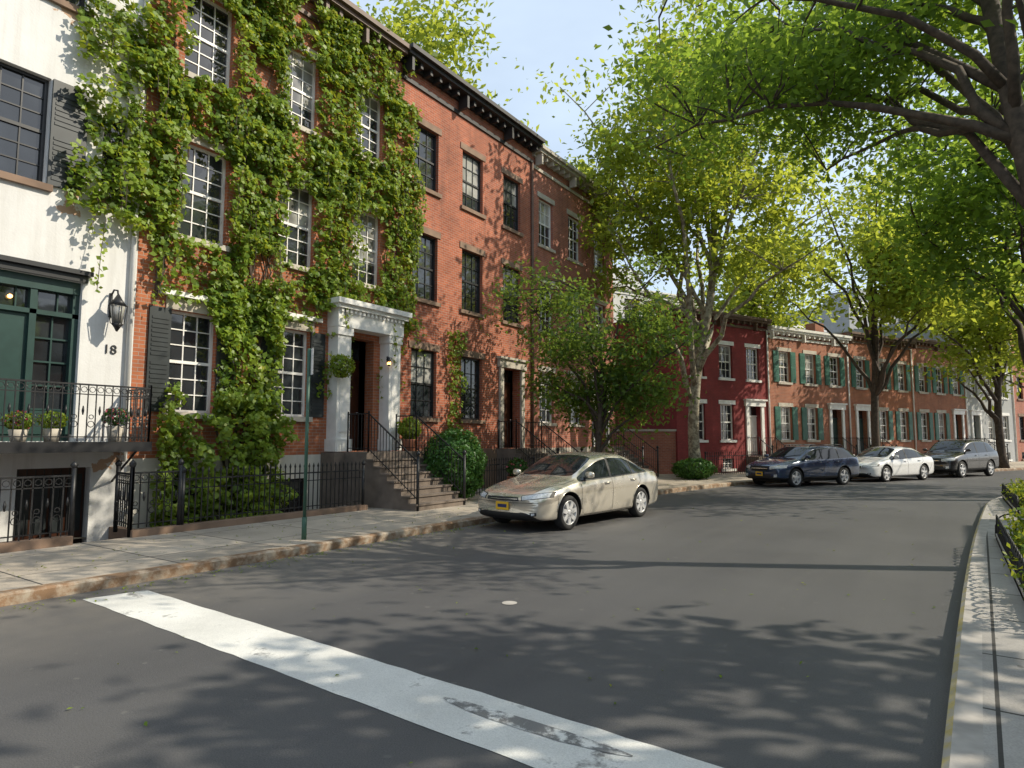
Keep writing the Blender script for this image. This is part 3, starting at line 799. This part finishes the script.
# ------------------------------------------------------------ shrubs
def shrub(name,c,r,n,ls,lm,seed,pot=None,flow=0,core=True):
    rg=np.random.default_rng(seed)
    E=empty(name,c)
    d=rg.normal(size=(n,3)); d/=np.linalg.norm(d,axis=1,keepdims=True)
    f=np.array([1+.18*noise.noise(Vector(v*2.2)+Vector((seed,0,0)))+.14*noise.noise(Vector(v*5)+Vector((seed,3,0))) for v in d])
    rr=(.72+.30*rg.random(n)**.6)*f
    C=d*rr[:,None]*np.array(r)+np.array([0,0,r[2]*.98])
    C[:,2]=np.maximum(C[:,2],.02)
    Nn=d+rg.normal(size=(n,3))*.55
    leaves('leaves',C,Nn,ls*(.6+.8*rg.random(n)),lm,E,asp=.6,rnd=.5*rg.random(n)+.5*(f-.75)*2)
    b=MB(); R=random.Random(seed)
    for k in range(14):
        a=R.uniform(0,6.28); rr_=R.uniform(.3,.8)
        b.tube([(0,0,0),(r[0]*.3*math.cos(a),r[1]*.3*math.sin(a),r[2]*.6),(r[0]*rr_*math.cos(a),r[1]*rr_*math.sin(a),r[2]*R.uniform(.8,1.6))],[.02,.012,.005],M['bark'],4,False)
    if pot: b.tube([(0,0,-pot),(0,0,-pot+.03),(0,0,-.02),(0,0,.02)],[pot*.45,pot*.5,pot*.68,pot*.72],M['terra'],14)
    b.build('stems',E,None,False)
    if flow:
        i=rg.choice(n,flow,replace=False); leaves('flowers',C[i]*1.05,Nn[i],np.full(flow,ls*.9),M['flower'],E,asp=1)
shrub('round_bush',(-10.75,13.0,.12),(.82,.82,.93),13000,.07,M['leafH'],3)
shrub('low_hedge',(-8.6,25.6,.13),(.8,.8,.42),3500,.09,M['leafH'],4)
shrub('low_hedge',(-9.4,27.2,.13),(.7,.7,.35),2500,.09,M['leafH'],6)
shrub('potted_plant',(-11.9,12.55,1.7),(.3,.3,.3),900,.08,M['leafI'],8,.3,0)
shrub('potted_plant',(-10.7,15.9,.6),(.3,.3,.28),900,.07,M['leafH'],9,.45,60)
shrub('potted_plant',(XF+.72,3.9,1.86),(.2,.2,.14),500,.05,M['leafI'],10,None,60)
shrub('potted_plant',(XF+.72,4.35,1.88),(.2,.2,.14),500,.05,M['leafI'],12,None,0)
shrub('potted_plant',(XF+.72,5.3,1.94),(.22,.2,.16),500,.05,M['leafH'],13,None,80)
shrub('hanging_plant',(XF+.6,10.38,3.2),(.25,.3,.28),900,.07,M['leafI'],14)
def bed(x0,x1,y0,y1,seed,n):
    E=empty('planting_bed',(x0,y0,KH)); b=MB(); X=x1-x0; Y=y1-y0
    b.box(0,X,0,Y,.002,.05,M['soil'])
    for a in ((0,.05,0,Y),(X-.05,X,0,Y)): b.box(a[0],a[1],a[2],a[3],.001,.09,M['kerbR'])
    b.build('soil',E)
    b=MB()
    def hoop(p,q):
        P=[]
        for k in range(11):
            t=math.pi*k/10; f=(1-math.cos(t))/2; P.append((p[0]+(q[0]-p[0])*f,p[1]+(q[1]-p[1])*f,.04+.36*math.sin(t)**.6))
        b.tube(P,.011,M['iron'],6)
    k=0.
    while k<Y-.2:
        hoop((0.02,k),(0.02,k+.38)); hoop((X,k),(X,k+.38)); k+=.25
    k=0.
    while k<X-.2: hoop((k,0),(k+.38,0)); hoop((k,Y),(k+.38,Y)); k+=.25
    b.build('wire_hoops',E)
    rg=np.random.default_rng(seed)
    cc=rg.uniform(size=(n//60,2))*np.array([X-.3,Y-.3])+.15
    idx=np.repeat(np.arange(len(cc)),60); m=len(idx)
    hgt=.12+.26*rg.random(len(cc))
    C=np.column_stack([cc[idx]+rg.normal(size=(m,2))*.1,.05+hgt[idx]*rg.random(m)**.6*1.4])
    leaves('ground_cover_plants',C,rg.normal(size=(m,3))*.6+np.array([0,0,.6]),.07*(.6+.8*rg.random(m)),M['leafI'],E,asp=.6)
bed(.5,1.9,7.0,12.9,21,11000)
bed(1.05,2.3,17.0,22.,22,6000)

# ------------------------------------------------------------ trees
BD,BS=M['bark'],M['barks']
tree('unseen_street_tree',[(-9.0,17.8,.1),(-9.05,17.9,1.2),(-8.95,17.9,2.4),(-8.9,18.0,3.6),(-9,18.0,5.0)],[((-9.0,17.9,4.9),(3.4,3.0,3.3)),((-8.8,18.2,3.1),(3.2,2.4,1.4))],160,80,.15,M['leafA'],BD,.11,11,31,.40,trunkfrac=.25,thr=-.12)
tree('plane_tree',[(-8.8,26.3,.1),(-8.85,26.2,2.5),(-8.6,26.3,5),(-8.0,26.4,7.5),(-7.8,26.5,10.5),(-7.9,26.5,14.5)],[((-8.4,26.4,14.0),(6.4,6.2,7.2)),((-5.5,25.5,9.6),(3.8,3.6,3.4)),((-11,25,12.5),(3.8,3.4,5.0))],290,80,.26,M['leafB'],BS,.26,17,32,.58,trunkfrac=.28,topr=.4,thr=-.08)
tree('plane_tree',[(-3.0,35.0,.1),(-3.0,35.1,3),(-2.8,35,6),(-2.9,35.1,9),(-2.9,35,12)],[((-2.6,34.4,11.0),(5.4,5.2,5.2)),((-.5,33,8.6),(4.2,4.2,2.8))],170,72,.28,M['leafB'],BD,.20,12,33,.65,trunkfrac=.3,topr=.4)
tree('plane_tree',[(2.3,45.5,.1),(2.2,45.5,3),(2.4,45.5,6),(2.4,45.5,10)],[((2.,44.5,8.6),(5.2,5.2,4.6))],120,65,.30,M['leafB'],BD,.22,10,34,.7,trunkfrac=.3)
tree('plane_tree',[(6.5,54.5,.1),(6.5,54.5,5),(6.5,54.5,11)],[((6.5,54,10.),(6,6,6.5))],120,60,.36,M['leafB'],BD,.22,9,35,.8,trunkfrac=.3)
tree('leaning_street_tree',[(1.95,11.6,.1),(1.8,11.6,1.6),(1.5,11.55,3.4),(1.15,11.5,5.2),(.95,11.6,6.8),(.8,12.2,9.0)],[((.2,13.4,9.6),(4.7,4.8,3.0)),((-2.8,13.4,9.0),(3.6,3.8,1.8)),((-3.4,17.5,11.4),(3.4,3.6,2.0))],310,85,.15,M['leafE'],BD,.19,20,36,.5,trunkfrac=.5,topr=.6,flat=.5,thr=-.18)
tree('unseen_street_tree',[(2.3,23.6,.1),(2.2,23.6,3),(2.1,23.6,6),(2.0,23.6,9.5)],[((1.6,23.2,9.8),(4.8,4.8,4.2)),((.2,22.,6.9),(2.4,2.6,1.6))],170,68,.23,M['leafE'],BD,.22,12,37,.6,trunkfrac=.35,thr=-.15)
for i,(x,y,zc,r_,nc) in enumerate(((6.2,8.0,7.0,3.4,52),(6.4,.8,7.2,3.8,75),(1.7,2.4,10.8,4.0,45),(1.6,-7,10,4.4,60),(7.5,32,9.5,4.6,60))):  # out-of-view trees, added to dapple the street with shade
    tree('unseen_garden_tree' if x>5 else 'unseen_street_tree',[(x,y,.1),(x+.1,y,2.5),(x,y+.1,5),(x,y,zc+.5)],[((x,y,zc),(r_,r_*1.1,r_*.75))],nc,42,.30,M['leafE'],BD,.2,9,50+i,.5,trunkfrac=.4,thr=-.02)
tree('unseen_garden_tree',[(-25,24,0),(-25,24,8),(-25,24,18)],[((-24.5,24.0,19.5),(7,6.5,7.5)),((-23,29,16.5),(4,5,5))],270,70,.36,M['leafB'],BD,.35,14,41,.8,trunkfrac=.4)
tree('unseen_garden_tree',[(-22,37,0),(-22,37,8),(-22,37,17)],[((-22,37,16.5),(6.,6.,6.5))],130,60,.38,M['leafB'],BD,.35,12,42,.85,trunkfrac=.4)
tree('unseen_garden_tree',[(-12,50,0),(-12,50,8),(-12,50,14)],[((-12,50,12.5),(6.5,6.5,5.5))],110,60,.40,M['leafB'],BD,.35,10,43,.9,trunkfrac=.4)

# ------------------------------------------------------------ sign post
E=empty('parking_sign',(-8.55,6.65,KH)); b=MB()
b.tube([(0,0,0),(0,0,3.05)],.028,M['signgreen'],8); b.tube([(0,0,0),(0,0,.35)],.04,M['signgreen'],8)
b.build('post',E)
b=MB(); b.box(-.15,.15,-.035,-.03,2.62,3.05,M['signw'])
o_=b.build('sign_plate',E); o_.rotation_euler=(0,0,rad(156))

# ------------------------------------------------------------ cars
def car(name,st,ic,irf,irr,idk,wheels,wr,paint,loc,az,front,rear,seams,bp,mir,handles,spokes=7,plate=True,rails=False,cladding=False,qtr=None):
    Lc=st[-1][0]
    E=empty(name,(loc[0],loc[1],0),rad(90-az))
    def sec(s):
        x,w,zb,zl,zt=s; dz=zt-zl; g=max(0,min(1,(dz-.12)/.3)); H=zl-zb
        L=lambda a,b:a*(1-g)+b*g
        pts=[(0,zb),(w*.74,zb),(w*.93,zb+.03),(w*.975,zb+.14*H),(w*.995,zb+.45*H),(w*1.0,zb+.70*H),(w*.985,zb+.86*H),(w*L(.93,.945),zl),
             (w*L(.80,.775),L(zl+.55*dz,zt-.115)),(w*L(.74,.71),L(zl+.75*dz,zt-.055)),(w*.40,L(zt-.018,zt-.012)),(0,zt)]
        return x,pts
    NP=12; ns=2*NP-2
    V=[];F=[];MI=[]
    for s_ in st:
        x,p=sec(s_)
        ring=p+[(-q[0],q[1]) for q in p[1:-1][::-1]]
        for q in ring:
            k=abs(q[0])/.9
            bow=0
            if x<.6: bow=.22*(1-x/.6)*k**2.4
            if x>Lc-.5: bow=-.16*((x-Lc+.5)/.5)*k**2.4
            V.append((x+bow-Lc/2,q[0],q[1]))
    for i in range(len(st)-1):
        for j in range(ns):
            a=i*ns+j; b2=i*ns+(j+1)%ns
            F.append((a,b2,b2+ns,a+ns)); jj=j if j<NP-1 else ns-1-j
            m=0
            if jj==7 and ic<=i<idk: m=1
            if jj in (9,10) and (ic<=i<irf or irr<=i<idk): m=1
            if jj in (0,1): m=2
            if cladding and jj in (2,): m=2
            MI.append(m)
    F.append(tuple(range(ns))[::-1]); MI.append(0); e=(len(st)-1)*ns; F.append(tuple(e+j for j in range(ns))); MI.append(0)
    me=bpy.data.meshes.new('tmp'); me.from_pydata(V,[],F)
    mats=[paint,M['cglass'],M['cdark']]
    for m in mats: me.materials.append(m)
    me.polygons.foreach_set('material_index',MI)
    bm=bmesh.new(); bm.from_mesh(me); bmesh.ops.recalc_face_normals(bm,faces=bm.faces)
    cl=bm.edges.layers.float.get('crease_edge') or bm.edges.layers.float.new('crease_edge')
    bm.verts.ensure_lookup_table()
    for ed in bm.edges:
        ms={f.material_index for f in ed.link_faces}
        if len(ms)>1 and 1 in ms: ed[cl]=.8
        a,b2=ed.verts[0].index,ed.verts[1].index
        ja,jb=a%ns,b2%ns
        if ja==jb and ja in (7,ns-7): ed[cl]=max(ed[cl],.5)
        if ja==jb and ja in (5,ns-5): ed[cl]=max(ed[cl],.35)
    bm.to_mesh(me); bm.free()
    ob=bpy.data.objects.new('tmp',me); COL.objects.link(ob)
    sb=ob.modifiers.new('s','SUBSURF'); sb.levels=3; sb.render_levels=3
    cut=[]
    W=max(s_[1] for s_ in st)
    for wx in wheels:
        for sgn in (-1,1):
            cb=MB(); cb.tube([(wx-Lc/2,sgn*(W-.30),wr+.015),(wx-Lc/2,sgn*(W+.3),wr+.015)],wr+.05,M['cdark'],48)
            co=cb.build('cut'); co.data.materials.clear()
            for m in mats: co.data.materials.append(m)
            co.data.polygons.foreach_set('material_index',[2]*len(co.data.polygons))
            bo=ob.modifiers.new('b','BOOLEAN'); bo.operation='DIFFERENCE'; bo.object=co; bo.solver='EXACT'; cut.append(co)
    dg=bpy.context.evaluated_depsgraph_get(); fin=bpy.data.meshes.new_from_object(ob.evaluated_get(dg))
    for c in cut: bpy.data.objects.remove(c)
    bpy.data.objects.remove(ob)
    fin.polygons.foreach_set('use_smooth',[True]*len(fin.polygons))
    try: fin.set_sharp_from_angle(angle=rad(38))
    except Exception: pass
    body=bpy.data.objects.new('body',fin); COL.objects.link(body); body.parent=E
    bvh=BVHTree.FromPolygons([v.co for v in fin.vertices],[tuple(p.vertices) for p in fin.polygons])
    D=MB()
    def cast(kind,a,b_,sgn,off):
        if kind=='side': o=Vector((a-Lc/2,sgn*2,b_)); d=Vector((0,-sgn,0))
        elif kind=='front': o=Vector((-Lc,a,b_)); d=Vector((1,0,0))
        elif kind=='rear': o=Vector((Lc,a,b_)); d=Vector((-1,0,0))
        else: o=Vector((a-Lc/2,b_,3)); d=Vector((0,0,-1))
        h,n_,_,_=bvh.ray_cast(o,d)
        if h is None: return None
        if n_.dot(d)>0: n_=-n_
        return h+n_*off
    def strip(kind,P,w,m,sgn=1,off=.002):
        Q=[]
        for (a,b2),(c,d2) in zip(P[:-1],P[1:]):
            k=max(1,int(math.hypot(c-a,d2-b2)/.05))
            Q+=[(a+(c-a)*i/k,b2+(d2-b2)*i/k) for i in range(k)]
        Q.append(P[-1]); prev=None
        for i,q in enumerate(Q):
            a=Q[max(i-1,0)]; c=Q[min(i+1,len(Q)-1)]; dx,dy=c[0]-a[0],c[1]-a[1]; l=math.hypot(dx,dy) or 1
            nx,ny=-dy/l*w/2,dx/l*w/2
            p=cast(kind,q[0]+nx,q[1]+ny,sgn,off); r_=cast(kind,q[0]-nx,q[1]-ny,sgn,off)
            if p is None or r_ is None: prev=None; continue
            if prev and (prev[0]-p).length<.25: D.face([prev[0],p,r_,prev[1]],m)
            prev=(p,r_)
    def patch(kind,c,m,sgn=1,off=.006,nu=14,nv=6):
        G=[]
        for i in range(nu+1):
            r_=[]
            for j in range(nv+1):
                u,v=i/nu,j/nv
                a=(c[0][0]*(1-u)+c[1][0]*u)*(1-v)+(c[3][0]*(1-u)+c[2][0]*u)*v
                b2=(c[0][1]*(1-u)+c[1][1]*u)*(1-v)+(c[3][1]*(1-u)+c[2][1]*u)*v
                r_.append(cast(kind,a,b2,sgn,off))
            G.append(r_)
        for i in range(nu):
            for j in range(nv):
                q=[G[i][j],G[i+1][j],G[i+1][j+1],G[i][j+1]]
                if any(x is None for x in q): continue
                if max((q[k]-q[k-1]).length for k in range(4))>.3: continue
                D.face(q,m,True)
    dk=M['cdark']
    for it in front+rear:
        kind,c,m=it[:3]; off=it[3] if len(it)>3 else .006
        for sg in (1,-1):
            patch(kind,[(a*sg,b2) for a,b2 in c],M[m],1,off)
    for sg in (1,-1):
        for s_ in seams: strip('side',s_,.010,dk,sg)
        for s_,w_ in bp: strip('side',s_,w_,dk,sg,.004)
        for wx in wheels:
            P=[]
            for k in range(15):
                t=math.pi*(.02+.96*k/14); P.append((wx+(wr+.062)*math.cos(t),wr+.015+(wr+.062)*math.sin(t)))
            pr=[cast('side',a,b2,sg,.004) for a,b2 in P]; pr=[q for q in pr if q is not None]
            if len(pr)>3: D.tube(pr,.010,dk if cladding else paint,6)
        for (hx,hz) in handles:
            p=cast('side',hx,hz,sg,.0)
            if p: 
                D.tube([p+Vector((-.10,0,0)),p+Vector((-.08,sg*.032,0)),p+Vector((.08,sg*.032,0)),p+Vector((.10,0,0))],[.010,.015,.015,.010],paint,8)
        mx,mz=mir; p=cast('side',mx,mz,sg,0)
        if p:
            D.tube([p+Vector((0,-sg*.05,-.03)),p+Vector((-.01,sg*.07,-.01))],[.03,.022],dk,6)
            base=len(D.v); c0=p+Vector((-.02,sg*.15,.045))
            NU,NV=12,8; k=D.mi(paint)
            ex=lambda v,e:math.copysign(abs(v)**e,v)
            for i in range(NV+1):
                ph=-math.pi/2+math.pi*i/NV
                for j in range(NU):
                    th=2*math.pi*j/NU
                    xx=ex(math.cos(ph)*math.cos(th),.7)*.065; yy2=ex(math.cos(ph)*math.sin(th),.7)*.10; zz=ex(math.sin(ph),.7)*.062
                    if xx>.03: xx=.03
                    D.v.append((c0.x+xx,c0.y+yy2,c0.z+zz))
            for i in range(NV):
                for j in range(NU):
                    a=base+i*NU+j; b2=base+i*NU+(j+1)%NU
                    D.f.append((a,b2,b2+NU,a+NU)); D.m.append(k); D.sm.append(True)
    for sg in (1,-1):
        a=st[ic][0]
        P=[cast('top',a-.02+.22*t,(.62-.65*t if sg>0 else -.02-.62*t),1,.012) for t in (0,.35,.7,1)]
        P=[q for q in P if q is not None]
        if len(P)>2: D.tube(P,.007,dk,5)
        P=[(.30+ (st[ic][0]-.36)*t, sg*(.60+.16*min(1,t*1.6))) for t in [i/14 for i in range(15)]]
        strip('top',P,.010,dk,1,.002)
    if plate:
        q=cast('front',0,.45,1,.02)
        if q:
            D.box(q.x-.012,q.x,-.155,.155,.40,.55,M['plate']); D.box(q.x-.0135,q.x-.012,-.11,.11,.445,.505,M['platei'])
    q=cast('rear',0,.62,1,.02)
    if q: D.box(q.x,q.x+.012,-.155,.155,.55,.70,M['plate'])
    if rails:
        for sg in (1,-1):
            a=Vector((st[irf][0]-Lc/2+.1,sg*W*.62,st[irf][4]-.02)); c=Vector((st[irr][0]-Lc/2,sg*W*.62,st[irr][4]-.02))
            D.tube([a,a+Vector((.1,0,.07)),c+Vector((-.1,0,.07)),c],.018,dk,6)
    D.build('lights_and_trim',E,None,False)
    wb=MB(); tw=.21
    for wx in wheels:
        for sg in (1,-1):
            cx=wx-Lc/2; yo=sg*(W-.015); yi=yo-sg*tw
            wb.lathe(cx,wr,[(yi,wr*.62),(yi,wr*.9),(yi+sg*.02,wr*.975),(yi+sg*.05,wr),(yo-sg*.05,wr),(yo-sg*.02,wr*.975),(yo,wr*.9),(yo-sg*.005,wr*.74),(yo-sg*.012,wr*.71)],M['tyre'])
            wb.lathe(cx,wr,[(yo-sg*.012,wr*.71),(yo-sg*.004,wr*.69),(yo-sg*.02,wr*.64),(yo-sg*.07,wr*.61),(yo-sg*.09,wr*.60)],M['rim'])
            wb.lathe(cx,wr,[(yo-sg*.09,wr*.62),(yo-sg*.085,.001)],dk,24)
            wb.lathe(cx,wr,[(yo-sg*.08,wr*.40),(yo-sg*.07,wr*.38),(yo-sg*.07,.001)],M['chrome'],24)
            wb.lathe(cx,wr,[(yo-sg*.06,wr*.22),(yo-sg*.014,wr*.19),(yo-sg*.006,wr*.1),(yo-sg*.005,.001)],M['rim'],16)
            for k in range(spokes):
                t=2*math.pi*k/spokes+.2
                P=[]
                for rr_,w_ in ((.14,.040),(.66,.034)):
                    for q in (-1,1):
                        P.append((cx+math.cos(t)*wr*rr_-math.sin(t)*q*w_*1.1,wr+math.sin(t)*wr*rr_+math.cos(t)*q*w_*1.1))
                y0,y1=yo-sg*.012,yo-sg*.06
                A=[(P[i][0],y0,P[i][1]) for i in (0,1,3,2)]; Bk=[(P[i][0],y1,P[i][1]) for i in (0,1,3,2)]
                wb.face(A,M['rim'])
                for i in range(4): wb.face([A[i],A[(i+1)%4],Bk[(i+1)%4],Bk[i]],M['rim'])
    wb.build('wheels',E,None,True)
    ub=MB(); ub.box(-Lc/2+.5,Lc/2-.5,-W*.62,W*.62,.17,.34,dk); ub.build('underbody',E)
    return E
SED=[(0,.66,.34,.52,.60),(.04,.76,.26,.60,.67),(.16,.83,.20,.66,.74),(.45,.88,.18,.74,.825),(.9,.905,.18,.815,.905),(1.28,.91,.18,.875,.97),
     (1.36,.91,.18,.885,1.0),(1.75,.91,.18,.90,1.225),(2.15,.91,.18,.915,1.395),(2.65,.91,.18,.93,1.455),(3.2,.91,.18,.95,1.435),(3.6,.91,.18,.965,1.33),(4.05,.905,.18,.99,1.125),
     (4.14,.90,.18,.99,1.09),(4.5,.88,.2,.975,1.065),(4.70,.85,.24,.93,1.02),(4.79,.80,.30,.80,.90),(4.83,.7,.38,.68,.74)]
front=[('front',[(.44,.585),(.86,.64),(.84,.74),(.42,.675)],'cdark',.004),('front',[(.46,.595),(.83,.645),(.82,.725),(.44,.665)],'lens',.009),('front',[(0,.565),(.40,.575),(.38,.655),(0,.66)],'chrome',.004),('front',[(0,.575),(.385,.583),(.37,.640),(0,.643)],'cdark',.008),('front',[(0,.602),(.36,.606),(.36,.616),(0,.614)],'chrome',.011),
       ('front',[(0,.27),(.50,.28),(.44,.36),(0,.36)],'cdark'),('front',[(.60,.30),(.72,.32),(.72,.38),(.60,.37)],'cdark'),('front',[(.63,.32),(.69,.33),(.69,.365),(.63,.36)],'lens',.009),('front',[(0,.535),(.75,.545),(.75,.552),(0,.542)],'cdark',.003)]
rear=[('rear',[(.45,.76),(.80,.76),(.82,.90),(.45,.92)],'tail')]
seams=[[(1.40,.875),(1.36,.6),(1.42,.30),(1.5,.25),(2.5,.25)],[(2.52,.91),(2.50,.25),(3.3,.26)],[(3.66,.94),(3.66,.80),(3.50,.66),(3.36,.5),(3.30,.30)],[(.62,.45),(.62,.62)],[(4.2,.45),(4.35,.7)]]
bp=[([(2.50,.94),(2.53,1.33)],.075),([(3.40,.97),(3.40,1.30)],.03),([(1.44,.90),(2.5,.932),(3.95,.99)],.02)]
gold=carpaint('champagne_car_paint',(.70,.64,.54),.55,.24)
AZC=6.
car('parked_sedan',SED,6,8,10,12,(.98,3.72),.325,gold,(-6.78,12.3),AZC,front,rear,seams,bp,(1.62,.97),((2.32,.83),(3.36,.85)))
WAG=[(0,.70,.36,.58,.67),(.05,.79,.28,.68,.77),(.2,.85,.25,.76,.84),(.55,.89,.24,.84,.93),(.95,.90,.24,.90,.99),(1.25,.905,.24,.94,1.03),(1.32,.905,.24,.95,1.07),(1.65,.905,.24,.96,1.28),(2.0,.905,.24,.97,1.46),(2.6,.905,.24,.98,1.53),(3.4,.905,.24,1.0,1.52),(4.0,.90,.24,1.02,1.47),(4.4,.89,.25,1.04,1.28),(4.6,.88,.27,1.04,1.13),(4.70,.86,.3,.9,1.0),(4.76,.80,.36,.72,.8)]
frontW=[('front',[(.45,.64),(.86,.70),(.84,.80),(.43,.75)],'lens'),('front',[(0,.60),(.36,.60),(.40,.75),(0,.76)],'cdark'),('front',[(0,.665),(.36,.665),(.36,.685),(0,.685)],'chrome',.01),('front',[(0,.33),(.5,.34),(.46,.46),(0,.46)],'cdark'),('front',[(.58,.36),(.70,.38),(.70,.47),(.58,.46)],'lens')]
rearW=[('rear',[(.55,.80),(.80,.80),(.80,1.0),(.6,1.0)],'tail')]
seamW=[[(1.38,.92),(1.34,.6),(1.40,.34),(2.5,.32)],[(2.45,.95),(2.45,.32),(3.3,.32)],[(3.5,.97),(3.45,.7),(3.3,.36)]]
bpW=[([(2.42,.99),(2.45,1.42)],.07),([(3.38,1.01),(3.42,1.42)],.05)]
def rp(s_,n_):
    return (-6.0+du[0]*s_+dn[0]*n_,26.8+du[1]*s_+dn[1]*n_)
car('parked_wagon',WAG,6,8,11,13,(.95,3.62),.335,carpaint('navy_car_paint',(.025,.05,.11),.2,.25),rp(.4,1.15),AZ+3,frontW,rearW,seamW,bpW,(1.55,1.04),((2.2,.88),(3.2,.90)),5,True,True,True)
car('parked_sedan',SED,6,8,10,12,(.98,3.72),.33,carpaint('white_car_paint',(.82,.82,.82),.0,.25),rp(6.1,1.12),AZ+1,front,rear,seams,bp,(1.62,.97),((2.32,.83),(3.36,.85)),5,False)
SUV=[(s_[0]*.98,s_[1]*1.03,s_[2]+.04,s_[3]*1.12,s_[4]*1.14) for s_ in WAG]
up=lambda L,k:[(it[0],[(y,z*k) for y,z in it[1]])+tuple(it[2:]) for it in L]
car('parked_suv',SUV,6,8,11,13,(.93,3.58),.37,carpaint('black_car_paint',(.012,.012,.014),.0,.3),rp(12.0,1.15),AZ,up(frontW,1.13),up(rearW,1.13),[[(x,z*1.12) for x,z in q] for q in seamW],[([(x,z*1.12) for x,z in q],w_) for q,w_ in bpW],(1.5,1.19),((2.2,.98),(3.2,1.0)),5,False,True,True)

# ------------------------------------------------------------ light, sky, camera
SEL,SAZ=38.,58.
w=bpy.data.worlds.new("World"); scene.world=w; w.use_nodes=True; nt=w.node_tree
sky=nt.nodes.new('ShaderNodeTexSky'); sky.sky_type='NISHITA'; sky.sun_disc=False; sky.sun_elevation=rad(SEL); sky.sun_rotation=rad(SAZ)
sky.air_density=1.0; sky.dust_density=1.5; sky.ozone_density=1.2
tc=nt.nodes.new('ShaderNodeTexCoord'); mp=nt.nodes.new('ShaderNodeMapping'); mp.inputs['Scale'].default_value=(1,1,2.5); nt.links.new(tc.outputs['Generated'],mp.inputs['Vector'])
hz=ramp(nt,noi(nt,mp.outputs[0],1.6,5,.55),[(.3,.5),(.7,.85)])
skyc=mixc(nt,hz,sky.outputs[0],(5.6,6.7,8.0))
bg=nt.nodes['Background']; nt.links.new(skyc,bg.inputs['Color']); bg.inputs['Strength'].default_value=.15
sl=bpy.data.lights.new('sun','SUN'); sl.energy=5; sl.angle=rad(.5); sl.color=(1,.91,.74)
so=bpy.data.objects.new('sun',sl); COL.objects.link(so)
d=Vector((math.sin(rad(SAZ))*math.cos(rad(SEL)),math.cos(rad(SAZ))*math.cos(rad(SEL)),math.sin(rad(SEL))))
so.rotation_euler=d.to_track_quat('Z','Y').to_euler(); so.location=(20,10,30)
cam=bpy.data.cameras.new('camera'); co=bpy.data.objects.new('camera',cam); COL.objects.link(co)
cam.lens=22.5; cam.sensor_width=36; cam.clip_end=2000; cam.clip_start=.05
co.location=(0,0,1.7); co.rotation_euler=(rad(95),0,rad(34.4)); scene.camera=co
print('polys',sum(len(o.data.polygons) for o in bpy.data.objects if o.type=='MESH'))
